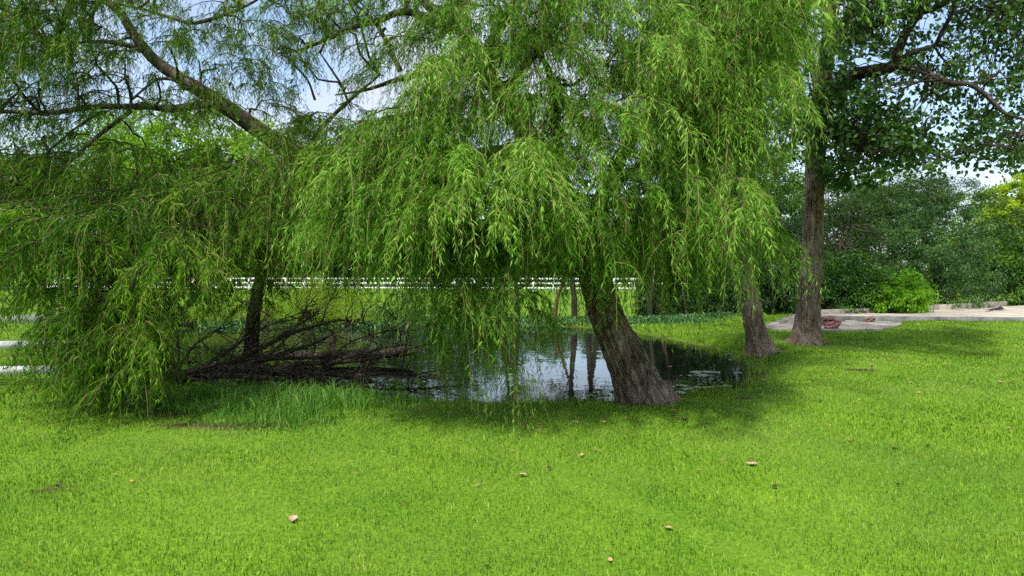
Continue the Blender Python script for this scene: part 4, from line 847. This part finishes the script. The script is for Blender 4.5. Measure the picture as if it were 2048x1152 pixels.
# ------------------------------------------------------------------ fallen tree in the pond
ft = empty('fallen_tree', P(420, 745, 10.6), 'dark fallen dead tree lying with its branches in the pond', 'fallen tree')
g = Geo(); T1 = limb(g, [(300, 762, 9.9), (350, 755, 10.0), (430, 745, 10.2), (520, 740, 10.4), (590, 746, 10.5), (650, 762, 10.5), (690, 788, 10.4)], [.10, .11, .11, .10, .08, .06, .03], 22, n=90, disp=.012, dscale=4)
part(g, 'trunk', M['deadwood'], ft)
g = Geo(); mains = [T1]
for pts, rr in (
    ([(430, 742, 10.2), (480, 716, 10.4), (530, 691, 10.6), (580, 668, 10.9), (640, 649, 11.2), (690, 640, 11.4), (760, 655, 11.6)], [.06, .055, .045, .035, .025, .018, .006]),
    ([(470, 742, 10.3), (520, 722, 10.6), (570, 705, 10.8), (625, 688, 11), (680, 660, 11.1), (720, 640, 11.2)], [.06, .05, .04, .03, .018, .006]),
    ([(540, 740, 10.4), (600, 728, 10.6), (670, 725, 10.8), (740, 718, 11), (800, 705, 11.2), (845, 690, 11.3)], [.05, .045, .04, .03, .02, .008]),
    ([(580, 745, 10.5), (650, 748, 10.5), (720, 758, 10.5), (790, 772, 10.4), (860, 780, 10.3)], [.05, .04, .03, .02, .007]),
    ([(400, 750, 10.1), (470, 752, 10), (560, 760, 9.9), (640, 790, 9.7)], [.05, .045, .03, .008]),
    ([(360, 752, 10), (420, 765, 9.8), (480, 775, 9.7), (560, 780, 9.6)], [.03, .028, .02, .006]),
    ([(340, 756, 10), (400, 738, 9.9), (450, 725, 9.8), (520, 716, 9.8)], [.03, .03, .02, .007]),
    ([(500, 735, 10.5), (560, 690, 11), (600, 640, 11.3), (620, 590, 11.6)], [.03, .022, .012, .004]),
    ([(650, 725, 10.8), (690, 690, 11), (740, 670, 11.2), (800, 660, 11.4)], [.025, .02, .012, .004]),
    ([(380, 750, 10.1), (440, 712, 10.5), (500, 672, 10.9), (560, 640, 11.3), (620, 622, 11.6)], [.035, .03, .022, .012, .004]),
    ([(620, 748, 10.5), (680, 720, 10.7), (750, 700, 10.9), (810, 690, 11.0), (870, 700, 11.1)], [.04, .03, .022, .013, .004]),
    ([(350, 755, 10), (370, 715, 10.1), (400, 680, 10.3), (440, 655, 10.5)], [.03, .022, .012, .004]),
    ([(690, 755, 10.5), (760, 748, 10.5), (830, 752, 10.4), (900, 762, 10.3)], [.035, .025, .015, .005]),
    ([(540, 738, 10.4), (620, 770, 10.2), (700, 770, 10.2), (760, 790, 10)], [.03, .025, .016, .005]),
): mains.append(limb(g, pts, rr, 9, n=26, disp=.005, dscale=3))
for k in range(400):
    m_ = mains[rng.integers(0, len(mains))]; s_ = m_[rng.integers(3, len(m_) - 1)]
    dr_ = nrm(np.array((rng.normal(.55, .7), rng.normal(0, .5), rng.normal(.25, .4)))); L_ = rng.uniform(.25, 1.25)
    q = s_ + dr_ * L_; q[2] = max(q[2], WZ - .12); p_ = wander(s_, q, 5, .035 * L_ * 1.4, rng.normal(.0, .1)); tube(g, p_, [rng.uniform(.006, .013), .0018], 4, n=8, cap=False)
    if rng.random() < .6:
        q2 = p_[2] + nrm(dr_ + rng.normal(size=3) * .6) * L_ * .5; tube(g, wander(p_[2], q2, 4, .02), [.005, .0015], 3, n=6, cap=False)
part(g, 'branches', M['deadwood'], ft)
lg = empty('floating_log', P(690, 710, 12.6), 'dark log with a pale splintered end floating behind the fallen tree', 'log')
g = Geo(); limb(g, [(515, 716, 12.4), (600, 712, 12.5), (700, 709, 12.6), (780, 706, 12.6), (825, 702, 12.6)], [.07, .08, .09, .10, .09], 20, n=70, disp=.015, dscale=4); part(g, 'trunk', M['deadwood'], lg)
g = Geo(); e = P(822, 702, 12.6)
for k in range(26):
    s_ = e + rng.normal(size=3) * np.array((.02, .04, .04)); tube(g, [s_, s_ + np.array((rng.uniform(.1, .26), rng.normal() * .03, rng.uniform(-.02, .09)))], [.014, .002], 4, n=3)
part(g, 'splinters', M['splinter'], lg)
# small stump beyond
g = Geo(); c = G(664, 700, WZ); tube(g, [c - np.array((0, 0, .2)), c + np.array((0, 0, .12)), c + np.array((.03, 0, .34))], [.09, .08, .075], 14, n=20, disp=.01, dscale=3)
tag(g.build('stump', M['deadwood'], loc=tuple(c)), 'small dark broken stump sticking up out of the pond', 'stump')
# bleached branch heap by the left willow
bw = empty('dead_branch', P(520, 640, 12), 'tangle of bleached thin dead twigs hanging below the left willow trunk', 'dead branch'); g = Geo()
for k in range(34):
    s_ = P(rng.uniform(480, 540), rng.uniform(600, 650), 12 + rng.normal() * .2); q = s_ + np.array((rng.normal(.1, .3), rng.normal() * .2, rng.uniform(-.75, -.15))); tube(g, wander(s_, q, 5, .04), [.006, .002], 4, n=8, cap=False)
tube(g, [P(470, 600, 12), P(500, 608, 12), P(540, 630, 12)], [.03, .03, .015], 8)
part(g, 'twigs', plain('bleached_twig', (.17, .15, .11), .9, .2, .3, 12), bw)

# ------------------------------------------------------------------ lily pads and floating leaves
def pad(px, py, w_, label=None):
    c = G(px, py, WZ); r_ = w_ / 2 * c[1] / F; n = 22; g = Geo(); a0 = rng.uniform(0, 6.28)
    an = a0 + np.linspace(.22, 2 * math.pi - .22, n); rr_ = r_ * (1 + .06 * np.sin(an * 5 + a0) + rng.normal(0, .02, n))
    z_ = .006 + rng.random() * .004
    mid = [(c[0] + math.cos(a) * q * .55, c[1] + math.sin(a) * q * .55, WZ + z_) for a, q in zip(an, rr_)]
    rim = [(c[0] + math.cos(a) * q, c[1] + math.sin(a) * q, WZ + z_ + .004 + .007 * math.sin(a * 3 + a0)) for a, q in zip(an, rr_)]
    v = [(c[0], c[1], WZ + z_)] + mid + rim
    g.add(v, [(0, k + 1, k + 2) for k in range(n - 1)], np.full(len(v), rng.uniform(.3, .8))); g2 = [(k + 1, n + k + 1, n + k + 2, k + 2) for k in range(n - 1)]
    g.f.append(np.array(g2))
    o = g.build('lily_pad', M['pad'], loc=(c[0], c[1], WZ)); tag(o, label or 'small pale green lily pad in the row near the shore right of the leaning trunk', 'lily pad', 'lily pads on the pond')
pad(1393, 746, 30, 'left of the two large lily pads on the dark water'); pad(1424, 745, 34, 'right of the two large lily pads on the dark water'); pad(1405, 752, 28, 'lily pad just in front of the two large ones on the dark water')
for q in ((1340, 775, 20), (1364, 772, 24), (1375, 779, 26), (1396, 776, 22), (1418, 776, 26), (1436, 774, 20), (1455, 773, 22), (1362, 786, 24), (1345, 792, 20), (1390, 784, 18), (1330, 783, 18), (1408, 765, 10), (1425, 767, 9), (1400, 770, 9), (1444, 766, 8), (1380, 752, 12)): pad(*q)
pad(1476, 747, 18, 'lily pad against the right-hand bank of the pond'); pad(1462, 721, 12, 'tiny lily pad farthest back on the dark water near the bank'); pad(1457, 710, 12, 'tiny lily pad at the far right corner of the dark water')
for q in ((1192, 786, 14), (1212, 790, 16), (1224, 783, 14), (1205, 797, 12), (1180, 792, 12)): pad(*q, 'small pale lily pad at the shore left of the leaning trunk')

LM = dict(tan=plain('dry_leaf_tan', (.38, .24, .14), .7, .3, .25, 20), pale=plain('dry_leaf_pale', (.38, .25, .185), .7, .3, .2, 20), dark=plain('dry_leaf_dark', (.03, .022, .014), .7, .3, .4, 20), orange=plain('dry_leaf_orange', (.55, .22, .05), .7, .3, .25, 20))
def fallen(px, py, w_, kind, label=None, water=False, zz=None):
    z0 = WZ + .004 if water else 0.; c = G(px, py, z0)
    if not water and zz is None: z0 = float(terrain_z(np.array([c[0]]), np.array([c[1]]))[0]) + .016; c = G(px, py, z0)
    if zz is not None: z0 = zz; c = G(px, py, z0)
    s_ = w_ * c[1] / F; g = Geo(); nu, nv = 9, 5; V = []; a0 = rng.uniform(0, 6.28); curl = rng.uniform(.2, .6) if not water else .02; tilt = rng.uniform(-.3, .5) if not water else 0
    for k in range(nu):
        u_ = k / (nu - 1); hw = .40 * math.sin(math.pi * min(u_ * .98 + .01, 1)) ** .75 * (1.15 - .5 * u_)
        for q in range(nv):
            v_ = q / (nv - 1) * 2 - 1; x_ = (u_ - .5); y_ = v_ * hw * (1 + .12 * math.sin(u_ * 20)); z_ = curl * (v_ * v_ * hw * 1.1 + (u_ - .5) ** 2 * .9) + tilt * x_ * .6 + .02 * math.sin(u_ * 9)
            V.append((x_ * math.cos(a0) - y_ * math.sin(a0), x_ * math.sin(a0) + y_ * math.cos(a0), z_))
    V = np.array(V) * s_; V[:, 2] -= V[:, 2].min(); V += c
    g.add(V, [(a * nv + b_, a * nv + b_ + 1, (a + 1) * nv + b_ + 1, (a + 1) * nv + b_) for a in range(nu - 1) for b_ in range(nv - 1)])
    tube(g, [V[2] - 0, V[2] + (V[2] - V[2 + nv]) * 1.6 + np.array((0, 0, .2 * s_))], [.02 * s_, .012 * s_], 4, n=3, cap=False)
    default = {'tan': 'small dry tan leaf lying on the mown lawn', 'dark': 'small dark withered leaf lying on the mown lawn', 'pale': 'small pale dry leaf lying on the mown lawn', 'orange': 'small orange dry leaf lying on the mown lawn'}[kind]
    if label: tag(g.build('fallen_leaf', LM[kind], loc=tuple(c)), label, 'leaf', 'fallen leaves')
    else: tag(g.build('fallen_leaf', LM[kind], loc=tuple(c)), default, 'leaf', {'tan': 'dry tan leaves on the lawn', 'dark': 'dark leaves on the lawn', 'pale': 'pale leaves on the lawn', 'orange': 'orange leaves on the lawn'}[kind])
fallen(586, 1040, 24, 'pale', 'large pale pinkish leaf curled on the open lawn at lower left'); fallen(1503, 928, 22, 'pale', 'pale crumpled leaf on the lawn below the bare soil patch')
fallen(1338, 1056, 18, 'tan', 'brown curled leaf low on the lawn, below the leaning trunk'); fallen(1220, 1119, 14, 'tan', 'tan leaf nearest the bottom edge of the lawn')
fallen(1468, 798, 11, 'orange', 'orange dry leaf lying on the bare soil patch', zz=.0); fallen(262, 963, 11, 'orange', 'lone orange leaf on the lawn at far left')
fallen(1362, 751, 9, 'orange', 'orange leaf floating left of the large lily pads', True); fallen(1341, 733, 8, 'orange', 'orange leaf floating on dark water nearer the leaning trunk', True)
for q in ((1045, 950, 16), (1152, 845, 11), (1208, 845, 11), (1164, 910, 12), (1654, 752, 8), (1698, 727, 8), (1743, 731, 9), (1765, 710, 9), (1605, 795, 8), (1943, 758, 10), (2003, 766, 12), (2045, 756, 9), (1838, 785, 10), (1914, 836, 9), (1676, 709, 9), (1345, 822, 12), (1805, 729, 9), (2018, 857, 9), (1942, 697, 9), (1822, 765, 6), (1700, 880, 10)): fallen(*q, 'tan')
for q in ((1812, 678, 8), (1836, 644, 9), (1908, 674, 9), (1528, 761, 10), (1720, 690, 7), (1890, 728, 8), (1660, 770, 7), (1578, 662, 7)): fallen(*q, 'pale')
for q in ((1780, 720, 9), (1618, 743, 7)): fallen(*q, 'orange')
for q in ((1098, 937, 12), (975, 1132, 12), (1551, 973, 14), (1788, 898, 12), (1855, 892, 10), (1796, 969, 12), (1641, 803, 10), (1626, 762, 10), (1522, 794, 9), (1370, 840, 14), (2023, 765, 9), (1745, 829, 10), (1806, 832, 8), (1909, 670, 8), (1928, 838, 10), (1740, 1050, 9), (1862, 700, 8), (1570, 760, 6), (118, 974, 16)): fallen(*q, 'dark')

g = Geo(); n_ = 380; xx = rng.normal(.3, 2.8, n_); yy = rng.normal(7.4, 1.3, n_); k_ = (poly_dist(xx, yy, POND) > .05) & (yy > 3); xx, yy = xx[k_], yy[k_]
leaves(g, np.stack([xx, yy, terrain_z(xx, yy) + rng.uniform(.012, .035, len(xx))], 1), rng.normal(size=(len(xx), 3)) * np.array((1, 1, .2)), .075, .012, rng.random(len(xx)))
tag(g.build('leaf_litter', plain('yellowed_willow_leaf', (.16, .15, .04), .7, .2, .3, 30, c2=(.24, .18, .07)), shade=False), 'thin scatter of yellowed narrow willow leaves on the lawn', 'leaf litter', kind='stuff')
# ------------------------------------------------------------------ things on the concrete
red = plain('faded_red_hose', (.16, .055, .045), .65, .4, .3, 8, c2=(.26, .12, .10)); blk = plain('black_plastic', (.012, .010, .013), .6, .4)
def coil(px, py, z, rad, turns, label, r_=.02, stack=.025, flat=.55):
    c = G(px, py, z); pts = []
    n = int(turns * 14)
    for k in range(n):
        a = k / 14 * 2 * math.pi; lp = k / 14; q = rad * (.85 + .3 * math.sin(lp * 2.3 + 1)); tl = .09 * math.sin(lp * 1.9); ox = rad * .45 * math.sin(lp * 1.31)
        pts.append((c[0] + ox + math.cos(a) * q, c[1] + math.sin(a) * q * flat, z + r_ + max(0, stack * lp * .7 + math.cos(a + lp) * tl)))
    g = Geo(); tube(g, pts, [r_], 7, n=n * 2); return tag(g.build('hose_coil', red, loc=tuple(c)), label, 'hose')
coil(1655, 649, .03, .24, 7.3, 'larger reddish brown hose coil heaped against the slab edge'); coil(1662, 657, .03, .17, 3.6, 'smaller reddish brown hose coil lying in front of the larger one'); coil(1738, 644, .03, .13, 2.5, 'low reddish hose loop against the slab edge, farther right', .02)
g = Geo(); a_ = G(1690, 644, .03); b_ = G(1716, 645, .03); tube(g, [a_ + (0, 0, .03), b_ + (0, 0, .03)], [.018], 8, n=4); tube(g, [G(1752, 645.5, .03) + (0, 0, .03), G(1782, 646, .03) + (0, 0, .03)], [.012], 6, n=4)
tag(g.build('metal_pipe', plain('grey_metal', (.30, .30, .29), .5, .5), loc=tuple(a_)), 'thin grey pipe lying along the foot of the slab edge', 'pipe')
c = G(1684, 642, .03); g = Geo(); tube(g, [c + (0, 0, .0), c + (0, 0, .05), c + (0, 0, .09)], [.05, .05, .03], 10, n=8); tag(g.build('pipe_fitting', blk, loc=tuple(c)), 'small black pipe fitting between the hose coil and the grey pipe', 'pipe fitting')
# black object lying on the driveway: a wedge of folded plastic with a trailing strap
c = G(1995, 620.5, .2); rt = empty('folded_tarp', c, 'small black folded tarp lying on the driveway at right', 'tarp')
g = Geo(); n1_, n2_ = 14, 7; V = []
for k in range(n1_):
    u_ = k / (n1_ - 1)
    for q in range(n2_):
        v_ = q / (n2_ - 1); V.append((c[0] - .34 + u_ * .50, c[1] - .17 + v_ * .34, .2 + (.012 + .13 * u_ ** 1.6 * (1 if u_ < .93 else .55)) * math.sin(math.pi * (.04 + .92 * v_)) ** .5 + .012 * math.sin(u_ * 17 + v_ * 9)))
g.add(V, [(a * n2_ + b_, (a + 1) * n2_ + b_, (a + 1) * n2_ + b_ + 1, a * n2_ + b_ + 1) for a in range(n1_ - 1) for b_ in range(n2_ - 1)]); part(g, 'sheet', blk, rt)
g = Geo(); tube(g, [G(1970, 624, .205) + (0, 0, .01), G(1982, 622, .205) + (0, 0, .012), G(1990, 621, .205) + (0, 0, .02)], [.008, .012, .015], 6, n=10); tube(g, [G(2000, 621.5, .205) + (0, 0, .015), G(2009, 621.6, .205) + (0, 0, .015)], [.012], 6, n=4); part(g, 'strap', red, rt)
# dry pinkish seed head near the near fence
c = P(165, 768, 8.6) * np.array((1, 1, 0)); dp = empty('dry_plant', c, 'pinkish dry seed head showing among the willow leaves at lower left', 'plant')
g = Geo(); tube(g, [c, c + (.02, 0, .3), P(165, 715, 8.6)], [.008, .006, .005], 6, n=10); part(g, 'stem', M['twig'], dp)
g = Geo(); n_ = 700; hd = P(166, 702, 7.2); hd = P(166, 700, 8.55); pos = hd + rng.normal(size=(n_, 3)) * np.array((.07, .07, .09)); leaves(g, pos, rng.normal(size=(n_, 3)), .04, .012, rng.random(n_)); part(g, 'seed_head', plain('pink_seed', (.42, .30, .27), .8, .2, .3, 30), dp, shade=False)
